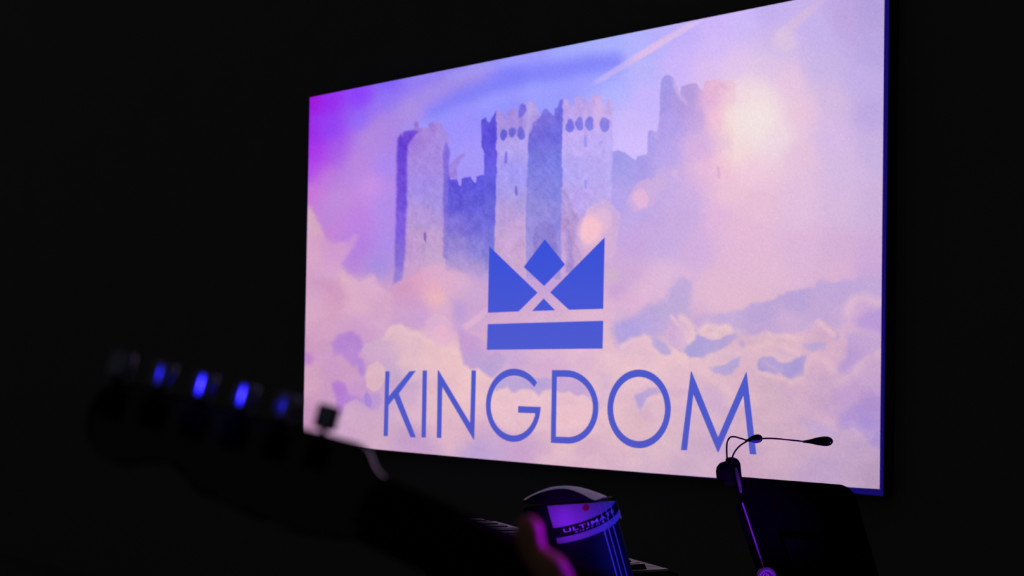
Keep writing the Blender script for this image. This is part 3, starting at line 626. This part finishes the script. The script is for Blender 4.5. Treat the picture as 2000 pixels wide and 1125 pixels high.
MB().tube([(pb.x, pb.y, 0.62), (pb.x, pb.y, 0.12)], 0.015, 16).build('lower_pole', M['paint'], mst)
MB().tube([(pb.x, pb.y, 0.6), (pb.x, pb.y, 0.65)], [0.02, 0.018], 16).build('height_clutch', M['black'], mst)
for k in range(3):
    a = 0.4 + k * 2 * math.pi / 3; dx, dy = math.cos(a), math.sin(a)
    lg = MB().tube([(pb.x + dx * .012, pb.y + dy * .012, 0.14), (pb.x + dx * .1, pb.y + dy * .1, 0.1), (pb.x + dx * .26, pb.y + dy * .26, 0.012)], [0.012, 0.011, 0.009], 10).build('leg', M['paint'], mst)
    MB().tube([(pb.x + dx * .25, pb.y + dy * .25, 0.012), (pb.x + dx * .275, pb.y + dy * .275, 0.012)], [0.012, 0.012], 10).build('rubber_foot', M['black'], lg)

# clip-on light with two goosenecks
cl = thing('music_stand_light', 'small black clip-on light with two bent goosenecks on the music stand', 'light', at(1425, 930, 3.3))
def lobe(pts, d, th, m=M['black'], name='clip'):
    o = [at(x, y, d) for x, y in pts]
    return MB().prism(o, FWD * th, 0.004)
l1 = lobe([(1402, 940), (1400, 922), (1402, 913), (1408, 906), (1416, 903), (1424, 901), (1440, 900), (1444, 940)], 3.275, 0.02)
l1.build('clip_jaw', M['clip'], cl)
l2 = lobe([(1419, 950), (1420, 905), (1421, 898), (1427, 895.5), (1436, 895.5), (1442, 898), (1446, 905), (1451, 950)], 3.29, 0.03)
l2.build('battery_case', M['clip'], cl)
lever = MB().tube(spline([at(1437, 914, 3.27), at(1440, 928, 3.262), at(1444, 945, 3.262), at(1447, 962, 3.27)], 6), interp([0.003, 0.0048, 0.0048, 0.003], 6), 12)
lever.build('clip_lever', M['lever'], cl)
A_ = [(1421, 903, 3.30), (1419.5, 885, 3.30), (1420, 866, 3.30), (1425, 855, 3.31), (1434, 853, 3.32), (1446, 856, 3.34), (1459, 859.3, 3.36), (1475, 858.5, 3.38), (1490, 856.5, 3.40), (1508, 856.3, 3.43), (1535, 858.5, 3.47), (1572, 862.5, 3.50)]
MB().tube(spline([at(*p) for p in A_], 5), 0.0021, 10).build('gooseneck', M['black'], cl)
B_ = [(1428, 906, 3.27), (1430, 894, 3.27), (1436, 881, 3.27), (1446, 870, 3.28), (1460, 861, 3.29)]
MB().tube(spline([at(*p) for p in B_], 6), 0.0021, 10).build('gooseneck', M['black'], cl)
def head(pts, rad, d0, d1):
    P = [at(x, y, d0 + (d1 - d0) * i / (len(pts) - 1)) for i, (x, y) in enumerate(pts)]
    px = d0 / F_PX
    return MB().tube(spline(P, 6), interp([q * px for q in rad], 6), 20)
h1 = head([(1456, 861), (1461, 859.8), (1468, 858), (1475, 857), (1481, 856.5), (1485, 856.3), (1487.3, 856.2)], [1.6, 3.0, 6.0, 8.2, 8.4, 6.2, 0.4], 3.29, 3.31).build('lamp_head', M['gloss'], cl)
lens = head([(1466, 861), (1470, 861.6), (1477, 862), (1483, 861), (1485.5, 859.6)], [0.4, 2.6, 3.6, 2.8, 0.4], 3.285, 3.295).build('lamp_lens', M['lens'], h1)
h2 = head([(1569, 862.5), (1577, 862.3), (1586, 862), (1598, 861.7), (1609, 861.7), (1617, 861.8), (1622.5, 861.8), (1625.3, 861.8)], [2.3, 3.2, 5.2, 8.0, 9.6, 9.2, 6.4, 0.4], 3.50, 3.52).build('lamp_head', M['gloss'], cl)

# ------------------------------------------------------------------ keyboard stand: leaning column with collar and cap
CO = at(1112, 984, 2.50)
AX = (-0.28 * RIGHT + UP - 0.2 * FWD).normalized()
CX = (RIGHT - AX * RIGHT.dot(AX)).normalized(); CY = AX.cross(CX).normalized()
if CY.dot(FWD) < 0: CY = -CY
RX, RY = 0.088, 0.075
def cyl(th, t, k=0.0): return CO + CX * ((RX + k) * math.cos(th)) + CY * ((RY + k) * math.sin(th)) + AX * t
def proj(p):
    q = p - CAM; z = q.dot(FWD); return 1000 + F_PX * q.dot(RIGHT) / z, 562.5 - F_PX * q.dot(UP) / z
def find(px, py, k=0.0):
    best = None
    for th in np.linspace(-math.pi, 0.2, 160):
        for t in np.linspace(-0.12, 0.06, 60):
            x, y = proj(cyl(th, t, k)); e = (x - px) ** 2 + (y - py) ** 2
            if best is None or e < best[0]: best = (e, th, t)
    return best[1], best[2]
T0 = -0.046
vd_ = (CO - CAM).normalized()
NP = UP - 0.07 * RIGHT
NP = (NP - vd_ * NP.dot(vd_)).normalized()
def ttop(th, k=0.0):
    b = cyl(th, 0, k) - CO
    return -b.dot(NP) / AX.dot(NP)
# where the leaning axis meets the floor
tf = -(CO.z - 0.06) / AX.z
fp = CO + AX * tf
kst = thing('keyboard_stand', 'leaning black column keyboard stand with domed cap, purple-lit collar and lettered band', 'keyboard stand', (fp.x, fp.y, 0))
NT = 72
ths = [2 * math.pi * j / NT for j in range(NT)]
col = MB().loft([[cyl(t, tf, -0.006) for t in ths], [cyl(t, T0 + 0.004, -0.006) for t in ths]]).build('column', M['column'], kst)
rings = []
for f_, k in ((0, -0.002), (0.02, 0.0), (0.25, 0), (0.5, 0), (0.75, 0), (0.98, 0), (1, -0.003)):
    rings.append([cyl(t, T0 + (ttop(t, k) - T0) * f_, k) for t in ths])
collar = MB().loft(rings).build('collar', M['collar'], kst)
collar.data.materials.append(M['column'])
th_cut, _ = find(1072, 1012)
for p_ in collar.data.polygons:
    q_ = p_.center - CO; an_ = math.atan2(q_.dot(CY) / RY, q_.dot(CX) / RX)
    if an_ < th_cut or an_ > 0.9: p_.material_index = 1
b0, b1 = T0 + 0.0135, T0 + 0.0335
rr = []
for tt, k in ((b0, 0.0001), (b0 + 0.0006, 0.0009), (b1 - 0.0006, 0.0009), (b1, 0.0001)):
    rr.append([cyl(math.radians(-200 + 225 * j / 60), tt, k) for j in range(61)])
band = MB().loft(rr, cap=False, closed=False).build('label_band', M['band'], kst)
# lettering on the band
def wrap_text(body, size, th0, th1, t, name, sp=1.08, bold=0.01):
    cu = bpy.data.curves.new(name, 'FONT'); cu.body = body; cu.size = 1.0; cu.offset = bold
    cu.space_character = sp
    to = bpy.data.objects.new(name, cu); COL.objects.link(to); bpy.context.view_layer.update()
    m0 = bpy.data.meshes.new_from_object(to.evaluated_get(bpy.context.evaluated_depsgraph_get()))
    bpy.data.objects.remove(to)
    bm = bmesh.new(); bm.from_mesh(m0); bmesh.ops.triangulate(bm, faces=bm.faces)
    bmesh.ops.subdivide_edges(bm, edges=[e for e in bm.edges if e.calc_length() > 0.12], cuts=2)
    xs = [v.co.x for v in bm.verts]; x0, x1 = min(xs), max(xs); ys = max(v.co.y for v in bm.verts)
    for v in bm.verts:
        th = th0 + (th1 - th0) * (v.co.x - x0) / (x1 - x0)
        v.co = cyl(th, t + v.co.y / ys * size, 0.0013)
    bm.to_mesh(m0); bm.free(); m0.materials.clear(); m0.materials.append(M['print'])
    o = bpy.data.objects.new(name, m0); COL.objects.link(o); attach(o, band); return o
ta, _ = find(1102, 1042); tb, _ = find(1197, 995)
wrap_text('ULTIMATE', 0.0072, ta, tb, b0 + 0.0086, 'lettering', 1.12, 0.012)
ta, _ = find(1123, 1040); tb, _ = find(1186, 1010)
wrap_text('SUPPORT', 0.0024, ta, tb, b0 + 0.0038, 'lettering', 1.7, 0.02)
# badge
th, t = find(1143, 991)
n = (CX * math.cos(th) / RX + CY * math.sin(th) / RY).normalized(); e1 = AX.cross(n).normalized(); e2 = n.cross(e1)
bc = cyl(th, t, 0.0)
MB().loft([[bc + n * k + (e1 * math.cos(a) + e2 * math.sin(a)) * rr_ for a in np.linspace(0, 2 * math.pi, 24, endpoint=False)] for k, rr_ in ((-0.001, 0.0062), (0.0012, 0.0062), (0.0017, 0.005))]).build('badge', M['badge'], kst)
# ribs running down the column
for (x, y) in ((1180, 1036), (1188, 1031), (1196, 1024)):
    th, t = find(x, y, -0.006)
    MB().tube([cyl(th, ttop(th) * 0.6, 0.0004), cyl(th, T0, 0.0004)], 0.0011, 8).build('collar_light_line', M['rib'], kst)  # pale strips stand for lines of light reflected on the collar
    MB().tube([cyl(th, T0, -0.0055), cyl(th, tf + 0.1, -0.0055)], 0.0017 if x < 1185 else 0.0012, 10).build('rib', M['rib'], kst)
# cap: arched lid; screen-lit top in pale colour, shaded front in black
front = [(1026, 976.5), (1036, 970), (1050, 964), (1064, 959.5), (1080, 956), (1095, 954.6), (1108, 955.3), (1121, 958.5), (1135, 964), (1147, 970.5), (1157, 975.5), (1163, 977.2)]
back = [(1019, 979), (1029, 971), (1042, 964.5), (1058, 957.5), (1076, 951.5), (1094, 949), (1112, 948.8), (1130, 951), (1148, 955.5), (1166, 961.5), (1181, 967.5), (1188, 971.5)]
Fp = spline([at(x, y, 2.435) for x, y in front], 4); Bp = spline([at(x, y, 2.52) for x, y in back], 4)
mid = [(a * 0.5 + b * 0.5) + UP * 0.0012 for a, b in zip(Fp, Bp)]
low = [at(x, 979 + (x - 1020) * -0.02 + 3, 2.60) for x in np.linspace(1022, 1186, len(Fp))]
MB().loft([Fp, mid, Bp, low], cap=False, closed=False).build('cap', M['cap'], kst)
bl_ = [at(x, y, 2.437) for x, y in ((1024, 983), (1060, 985.5), (1100, 984.5), (1140, 982), (1163, 979.5))]
bl_ = spline(bl_, len(Fp) // 4 + 1)[:len(Fp)]
while len(bl_) < len(Fp): bl_.append(bl_[-1])
fr = [p + FWD * 0.002 - UP * 0.0006 for p in Fp]
MB().loft([fr, bl_], cap=False, closed=False).build('cap_front', M['band'], kst)
tr_ = spline([at(1168, 975.4, 2.47), at(1186, 973, 2.5), at(1195, 971.5, 2.52), at(1199.5, 975, 2.53), at(1204.5, 990, 2.53), at(1211.5, 1013, 2.53)], 5)
tw_ = [p + (RIGHT * 0.0032 if i_ > 12 else UP * 0.0026) for i_, p in enumerate(tr_)]
rim = MB().loft([tr_, tw_], cap=False, closed=False).build('cap_rim_line', M['trim'], kst)  # added translucent strip to show the screen-lit rim of the collar
# stand arms towards the keyboard, foot bars
kd = V((-0.408, 0.913, 0)); kl = V((-0.913, -0.408, 0))
K0 = at(1307, 1111, 3.20)
BODY_BOT = K0.z - 0.10
for s_k in (0.35, 0.85):
    tz = (BODY_BOT - 0.03 - CO.z) / AX.z
    src = CO + AX * tz + CY * 0.06
    dst = K0 + kd * s_k + kl * 0.06; dst.z = BODY_BOT - 0.015
    mid_ = K0 + kd * s_k + kl * 0.30; mid_.z = BODY_BOT - 0.016
    MB().tube([src, mid_, dst], [0.014, 0.013, 0.012], 12).build('support_arm', M['paint'], kst)
for sx_ in (-1, 1):
    e = fp + V((-0.34 if sx_ < 0 else 0.12, 0.12 if sx_ < 0 else 0.24, 0)); e.z = 0.02
    MB().tube([(fp.x, fp.y, 0.05), (e.x, e.y, 0.02)], [0.025, 0.018], 12).build('foot_bar', M['paint'], kst)
MB().tube([(fp.x, fp.y + 0.02, 0.05), (fp.x + 0.05, fp.y - 0.25, 0.02)], [0.025, 0.018], 12).build('foot_bar', M['paint'], kst)

# ------------------------------------------------------------------ keyboard lying on the stand arms
NWH = 45; PIT = 0.0235
kbd = thing('stage_keyboard', 'black stage keyboard with white keys, behind the leaning column stand', 'keyboard', (K0 + kd * 0.6 + kl * 0.15).to_tuple()[:2] + (BODY_BOT,))
kax = (kd, -kl, SZ)
L = NWH * PIT
bb = MB()
bb.box(K0 + kd * (L / 2) + kl * 0.16 + SZ * (BODY_BOT - K0.z + 0.035), L + 0.05, 0.34, 0.07, kax)
bb.build('body', M['synth'], kbd, False)
MB().box(K0 + kd * (L / 2) + kl * 0.24 + SZ * -0.016, L + 0.05, 0.18, 0.032, kax).build('control_panel', M['synth'], kbd, False)
for e_ in (-0.014, L + 0.014):
    MB().prism([K0 + kd * e_ + kl * u + SZ * z for u, z in ((-0.01, -0.09), (-0.012, -0.02), (-0.004, -0.006), (0.02, 0.0), (0.15, 0.0), (0.15, -0.09))], kd * 0.018 * (1 if e_ > 0 else -1), 0.0).build('end_cheek', M['synth'], kbd)
wk = None
for i in range(NWH):
    c0 = K0 + kd * (PIT * (i + 0.5)) + kl * 0.072 + SZ * -0.001
    if wk is None:
        b = MB()
        hw, hl = (PIT - 0.0026) / 2, 0.072
        pr = [(-hl, -0.016), (-hl, -0.002), (-hl + 0.002, 0.0), (hl, 0.0), (hl, -0.016)]
        b.loft([[kd * (-hw) + kl * u + SZ * z for u, z in pr], [kd * (-hw + .0012) + kl * u + SZ * (z + .0008) for u, z in pr], [kd * (hw - .0012) + kl * u + SZ * (z + .0008) for u, z in pr], [kd * hw + kl * u + SZ * z for u, z in pr]])
        wk = b.build('white_key', M['ivory'], None); k_ = wk
    else:
        k_ = wk.copy(); COL.objects.link(k_)
    k_.parent = None; k_.location = c0
    k_.parent = kbd; k_.matrix_parent_inverse = kbd.matrix_world.inverted()
bk_ = None
for i in range(NWH - 1):
    if i % 7 in (2, 6): continue
    c0 = K0 + kd * (PIT * (i + 1)) + kl * 0.098 + SZ * 0.003
    if bk_ is None:
        b = MB(); pr = [(-0.046, -0.008), (-0.041, 0.0075), (-0.037, 0.009), (0.046, 0.009), (0.046, -0.008)]
        b.loft([[kd * (-0.0065) + kl * u + SZ * z * 0.7 for u, z in pr], [kd * -0.0048 + kl * u + SZ * z for u, z in pr], [kd * 0.0048 + kl * u + SZ * z for u, z in pr], [kd * 0.0065 + kl * u + SZ * z * 0.7 for u, z in pr]])
        bk_ = b.build('black_key', M['ebony'], None); k_ = bk_
    else:
        k_ = bk_.copy(); COL.objects.link(k_)
    k_.location = c0
    k_.parent = kbd; k_.matrix_parent_inverse = kbd.matrix_world.inverted()

# ------------------------------------------------------------------ electric guitar
PH = math.radians(24.5)
GA = RIGHT * math.cos(PH) - UP * math.sin(PH); GB = RIGHT * math.sin(PH) + UP * math.cos(PH); GN = -FWD
_t8 = math.radians(9.0); GB, GN = GB * math.cos(_t8) - GN * math.sin(_t8), GN * math.cos(_t8) + GB * math.sin(_t8)
GD = 0.806; GO = at(752, 932, GD); MM = GD / F_PX * 1000
def G(a, b, n=0.0): return GO + (GA * a + GB * b + GN * n) * 0.001
def ab(px, py):
    dx, dy = (px - 752) * MM, (py - 932) * MM
    return dx * math.cos(PH) + dy * math.sin(PH), dx * math.sin(PH) - dy * math.cos(PH)
gt = thing('electric_guitar', 'dark electric guitar with six tuners in a row, blurred in the left foreground', 'guitar', G(520, -22))
# headstock
up_edge = [ab(x, y) for x, y in ((752, 932), (741, 922), (733, 910), (727, 895), (722, 882), (712, 872), (698, 865), (650, 852), (592, 837), (480, 808), (340, 771), (255, 748))]
tipb = up_edge[-1]
tip = [(tipb[0] - 8, tipb[1] - 5), (tipb[0] - 13, tipb[1] - 14), (tipb[0] - 13, tipb[1] - 28), (tipb[0] - 6, tipb[1] - 41), (tipb[0] + 6, tipb[1] - 48), (tipb[0] + 22, tipb[1] - 46), (tipb[0] + 34, tipb[1] - 38), (tipb[0] + 48, tipb[1] - 34)]
lower = [(-100, -54), (-60, -54), (-30, -51), (-12, -46), (0, -42)]
hs = up_edge + tip + lower
MB().prism([G(a, b, 7.5) for a, b in hs], -GN * 0.015, 0.0022).build('headstock', M['wood'], gt)
# neck with rounded back, fretboard on the far side
def neck_ring(a, w, th):
    pts = []
    for k in range(13):
        t = math.pi * k / 12
        pts.append(G(a, -21 + (w / 2) * math.cos(t), -6 + th * math.sin(t) ** 0.8))
    return pts
MB().loft([neck_ring(-6, 42, 13.5), neck_ring(10, 42, 15), neck_ring(150, 47, 17), neck_ring(330, 53, 19), neck_ring(395, 56, 19)]).build('neck', M['neck'], gt)
fbm_ = MB().loft([[G(a, -21 + w / 2, -6), G(a, -21 + w / 2 - 1, -11), G(a, -21 - w / 2 + 1, -11), G(a, -21 - w / 2, -6)] for a, w in ((0, 42), (200, 49), (450, 57))])
fb = fbm_.build('fretboard', M['rosewood'], gt)
for k in range(1, 22):
    a = 648 * (1 - 2 ** (-k / 12)); w = 42 + 15 * a / 450
    if k > 21: break
    MB().tube([G(a, -21 + w / 2 - .6, -11), G(a, -21 - w / 2 + .6, -11)], 0.0011, 6).build('fret', M['steel'], fb)
MB().box(G(-2, -21, -10), 0.004, 0.042, 0.008, (GA, GB, GN)).build('nut', M['bone'], gt, False)
# tuners
pdir = None
for k in range(6):
    kx_, ky_ = 640 - 79 * k, 817 - 20.4 * k
    a, b = ab(kx_, ky_)
    d2 = V((up_edge[7][0] - up_edge[9][0], up_edge[7][1] - up_edge[9][1])).normalized(); pn = V((-d2.y, d2.x))
    if pn.y < 0: pn = -pn
    def T(u, v, n): return G(a + d2.x * u + pn.x * v, b + d2.y * u + pn.y * v, n)
    tn = MB()
    rg = []
    for v, ru, rn in ((-7.6, 4.4, 3.6), (-7.3, 6.2, 5.2), (-6.6, 7.0, 5.85), (-6.2, 7.1, 5.9), (0, 7.1, 5.9), (6.2, 7.1, 5.9), (6.6, 7.0, 5.85), (7.3, 6.2, 5.2), (7.6, 4.4, 3.6)):
        rg.append([T(ru * math.cos(t), v, 10 + rn * math.sin(t)) for t in np.linspace(0, 2 * math.pi, 20, endpoint=False)])
    tuner = MB().loft(rg).build('tuning_knob', M['tuner'], gt)
    MB().tube([T(0, -6.5, 10), T(0, -20, 10)], 0.0021, 10).build('shaft', M['housing'], tuner)
    hb = MB(); hb.prism([T(u, v, 6.5) for u, v in ((-6, -15), (6, -15), (7, -17), (7, -30), (5, -33), (-5, -33), (-7, -30), (-7, -17))], GN * 0.008, 0.0018)
    hb.build('gear_housing', M['housing'], tuner)
    MB().tube([T(0, -24, -7), T(0, -24, -20)], [0.0035, 0.003], 12).build('string_post', M['chrome'], tuner)
    bs = -21 + (k - 2.5) * 7.0
    MB().tube([T(0, -24, -15), G(-2, -21 - (k - 2.5) * 7.0, -14.5), G(430, -21 - (k - 2.5) * 8.6, -15), G(640, -21 - (k - 2.5) * 10.2, -20)], 0.0003 + 0.00008 * (5 - k), 5).build('string', M['steel'], gt)
bo = [(390, 10), (405, 60), (440, 110), (500, 128), (560, 112), (620, 120), (690, 140), (760, 120), (795, 50), (800, -30), (785, -110), (740, -165), (680, -180), (620, -160), (570, -140), (520, -150), (470, -160), (420, -140), (395, -100), (398, -70), (420, -52), (410, -50), (380, -50)]
bp_ = spline([G(a, b, 18) for a, b in bo], 4)
MB().prism(bp_, -GN * 0.045, 0.006).build('guitar_body', M['lacquer'], gt)
for a in (520, 590):
    MB().prism([G(a - 9, 16, -27), G(a + 9, 16, -27), G(a + 9, -58, -27), G(a - 9, -58, -27)], -GN * 0.006, 0.002).build('pickup', M['black'], gt)
MB().box(G(645, -21, -32), 0.03, 0.08, 0.012, (GA, GB, GN)).build('bridge', M['chrome'], gt, False)
for a, b in ((660, -110), (700, -125)):
    MB().tube([G(a, b, -27), G(a, b, -40)], [0.011, 0.009], 16).build('volume_knob', M['black'], gt)

# ------------------------------------------------------------------ guitarist, standing just right of the frame with a hand on the neck
def skin(chains, m, name, subdiv=2):
    """chains: list of [(co, r), ...]; each is grown into a skin and joined"""
    bm_all = bmesh.new()
    for ch in chains:
        me = bpy.data.meshes.new('tmp'); me.from_pydata([tuple(p) for p, r in ch], [(i, i + 1) for i in range(len(ch) - 1)], [])
        o = bpy.data.objects.new('tmp', me); COL.objects.link(o)
        sk = o.modifiers.new('s', 'SKIN'); sk.use_smooth_shade = True
        for i, (p, r) in enumerate(ch):
            rr_ = r if isinstance(r, tuple) else (r, r)
            me.skin_vertices[0].data[i].radius = rr_
        me.skin_vertices[0].data[0].use_root = True
        sb = o.modifiers.new('d', 'SUBSURF'); sb.levels = subdiv; sb.render_levels = subdiv
        bpy.context.view_layer.update()
        ev = bpy.data.meshes.new_from_object(o.evaluated_get(bpy.context.evaluated_depsgraph_get()))
        bm_all.from_mesh(ev); bpy.data.objects.remove(o); bpy.data.meshes.remove(ev)
    return bm_all

def finish(bm_all, name, m, parent, voxel=None):
    me = bpy.data.meshes.new(name); bmesh.ops.recalc_face_normals(bm_all, faces=bm_all.faces); bm_all.to_mesh(me); bm_all.free()
    o = bpy.data.objects.new(name, me); COL.objects.link(o)
    if voxel:
        rm = o.modifiers.new('r', 'REMESH'); rm.mode = 'VOXEL'; rm.voxel_size = voxel; rm.use_smooth_shade = True
        sm = o.modifiers.new('s', 'SMOOTH'); sm.iterations = 4; sm.factor = 0.5
        bpy.context.view_layer.update()
        ev = bpy.data.meshes.new_from_object(o.evaluated_get(bpy.context.evaluated_depsgraph_get()))
        o.modifiers.clear(); o.data = ev
    for p in o.data.polygons: p.use_smooth = True
    o.data.materials.clear(); o.data.materials.append(m)
    if parent: attach(o, parent)
    return o

PXc, PYc = 0.64, 0.60
per = thing('person', 'person in dark clothes playing the electric guitar, only the pink-lit fretting hand in view', 'person', (PXc, PYc, 0))
def P(x, y, z): return V((PXc + x, PYc + y, z))
sh_l, sh_r = P(-0.185, 0, 1.46), P(0.185, 0, 1.46)
el_l = P(-0.33, 0.08, 1.19); el_r = P(0.30, -0.02, 1.17)
wr_l = G(150, -82, 38); wr_r = G(600, 20, -62)
thumb = [(G(146, -50, 26), .014), (G(*ab(1092, 1155), 18), .0125), (G(*ab(1078, 1128), 20), .012), (G(*ab(1065, 1098), 24), .0128), (G(*ab(1040, 1090), 12), .0078), (G(*ab(1031, 1062), 13), .0105), (G(*ab(1029, 1036), 10), .0108), (G(*ab(1033, 1016), 8), .0088), (G(*ab(1036, 1006), 7), .004)]
chains = [
    [(P(0, 0, 0.94), (.15, .105)), (P(0, .005, 1.08), (.135, .095)), (P(0, 0, 1.24), (.155, .105)), (P(0, -.01, 1.39), (.16, .10)), (P(0, -.01, 1.48), (.075, .07)), (P(0, .005, 1.56), (.055, .06)), (P(0, .02, 1.60), .058)],
    [(P(0, .03, 1.575), (.05, .055)), (P(0, .025, 1.62), (.068, .082)), (P(0, .015, 1.68), (.076, .096)), (P(0, .005, 1.74), (.07, .088)), (P(0, .0, 1.785), (.035, .04))],
    [(P(-.06, 0, 1.44), .06), (sh_l, .056), (sh_l.lerp(el_l, .5), .046), (el_l, .038), (el_l.lerp(wr_l, .35), .037), (el_l.lerp(wr_l, .8), .029), (wr_l, (.028, .026))],
    [(P(.06, 0, 1.44), .06), (sh_r, .056), (sh_r.lerp(el_r, .5), .046), (el_r, .038), (el_r.lerp(wr_r, .35), .037), (el_r.lerp(wr_r, .8), .026), (wr_r, (.026, .022))],
    [(el_l.lerp(wr_l, .9), .026), (wr_l, .027), (G(135, -72, 34), .027), (G(115, -62, 26), .027), (G(110, -58, 16), .022)],
    thumb]
for fi, (a, ln, r_) in enumerate(((84, 1.0, .0085), (104, 1.08, .009), (124, 1.0, .0085), (141, .82, .0075))):
    chains.append([(G(a * .6 + 46, -64, 24), r_ * 1.2), (G(a, -64, 8), r_ * 1.15), (G(a - 3, -60, -18), r_), (G(a - 5, -46 * ln, -31), r_ * .95), (G(a - 6, -26 * ln, -29), r_ * .9), (G(a - 6, -13 * ln, -20), r_ * .75)])
chains.append([(wr_r, .024), (G(580, 5, -64), .027), (G(565, -8, -62), .022)])
for fi, (da, r_) in enumerate(((0, .0085), (-9, .009), (-18, .0085), (-26, .0075))):
    chains.append([(G(578 + da * .4, 2, -62), r_ * 1.2), (G(556 + da, -16, -66), r_), (G(548 + da, -34, -60), r_), (G(552 + da, -46, -48), r_ * .9), (G(558 + da, -46, -40), r_ * .7)])
chains.append([(G(590, -4, -58), .014), (G(575, -24, -52), .011), (G(562, -38, -44), .0095), (G(556, -46, -40), .006)])
for sx_ in (-1, 1):
    chains.append([(P(sx_ * .09, 0, .96), .09), (P(sx_ * .11, .01, .72), .075), (P(sx_ * .12, .02, .50), .055), (P(sx_ * .125, 0, .34), .054), (P(sx_ * .13, -.02, .10), .036), (P(sx_ * .13, -.02, .06), .038)])
    chains.append([(P(sx_ * .13, -.05, .045), .036), (P(sx_ * .135, .03, .04), .038), (P(sx_ * .14, .13, .03), (.04, .022))])
bmx = skin(chains, None, 'body')
def blob(bm_, c_, sx, sy, sz):
    r_ = bmesh.ops.create_icosphere(bm_, subdivisions=2, radius=1.0, matrix=Matrix.Translation(c_) @ Matrix.Diagonal((sx, sy, sz, 1)))
blob(bmx, P(0, .118, 1.665), .013, .022, .024); blob(bmx, P(0, .108, 1.69), .009, .014, .03)
blob(bmx, P(0, .106, 1.625), .026, .011, .009); blob(bmx, P(0, .095, 1.595), .03, .024, .02)
for sx_ in (-1, 1): blob(bmx, P(sx_ * .083, .0, 1.675), .01, .022, .034)
body = finish(bmx, 'body', M['skin'], per, 0.004)
for sx_ in (-1, 1):
    e = MB()
    e.tube([P(sx_ * .032, .094, 1.692), P(sx_ * .032, .102, 1.692), P(sx_ * .032, .106, 1.692)], [.013, .011, .003], 14)
    eye_ = e.build('eye', M['eye'], body)
    MB().tube([P(sx_ * .032, .104, 1.692), P(sx_ * .032, .1075, 1.692)], [.0062, .005], 12).build('iris', M['ebony'], eye_)
shirt = skin([
    [(P(0, 0, 0.90), (.165, .12)), (P(0, .005, 1.08), (.15, .11)), (P(0, 0, 1.24), (.168, .118)), (P(0, -.01, 1.39), (.18, .118)), (P(0, -.01, 1.46), (.155, .10)), (P(0, -.005, 1.515), (.085, .078))],
    [(P(-.04, 0, 1.455), .075), (P(-.12, 0, 1.462), .074), (sh_l, .07), (sh_l.lerp(el_l, .35), .06), (sh_l.lerp(el_l, .7), .055)],
    [(P(.04, 0, 1.455), .075), (P(.12, 0, 1.462), .074), (sh_r, .07), (sh_r.lerp(el_r, .35), .06), (sh_r.lerp(el_r, .7), .055)]], None, 's')
finish(shirt, 'shirt', M['shirt'], per, 0.008)
tr = []
for sx_ in (-1, 1):
    tr.append([(P(sx_ * .05, 0, .98), .115), (P(sx_ * .09, 0, .88), .105), (P(sx_ * .11, .01, .70), .088), (P(sx_ * .12, .02, .50), .07), (P(sx_ * .125, 0, .32), .066), (P(sx_ * .13, -.02, .09), .056)])
finish(skin(tr, None, 't'), 'trousers', M['jeans'], per, 0.008)
for sx_ in (-1, 1):
    finish(skin([[(P(sx_ * .13, -.06, .05), .048), (P(sx_ * .135, .03, .048), .048), (P(sx_ * .14, .15, .036), (.046, .034))]], None, 's'), 'shoe', M['shoe'], per)
hr = bmesh.new()
bmesh.ops.create_icosphere(hr, subdivisions=4, radius=1.0, matrix=Matrix.Translation(P(0, -.008, 1.70)) @ Matrix.Diagonal((.085, .105, .10, 1)))
dl = [v for v in hr.verts if (v.co.y - PYc > .045 and v.co.z < 1.745) or v.co.z < 1.61]
bmesh.ops.delete(hr, geom=dl, context='VERTS')
finish(hr, 'hair', M['hair'], per)
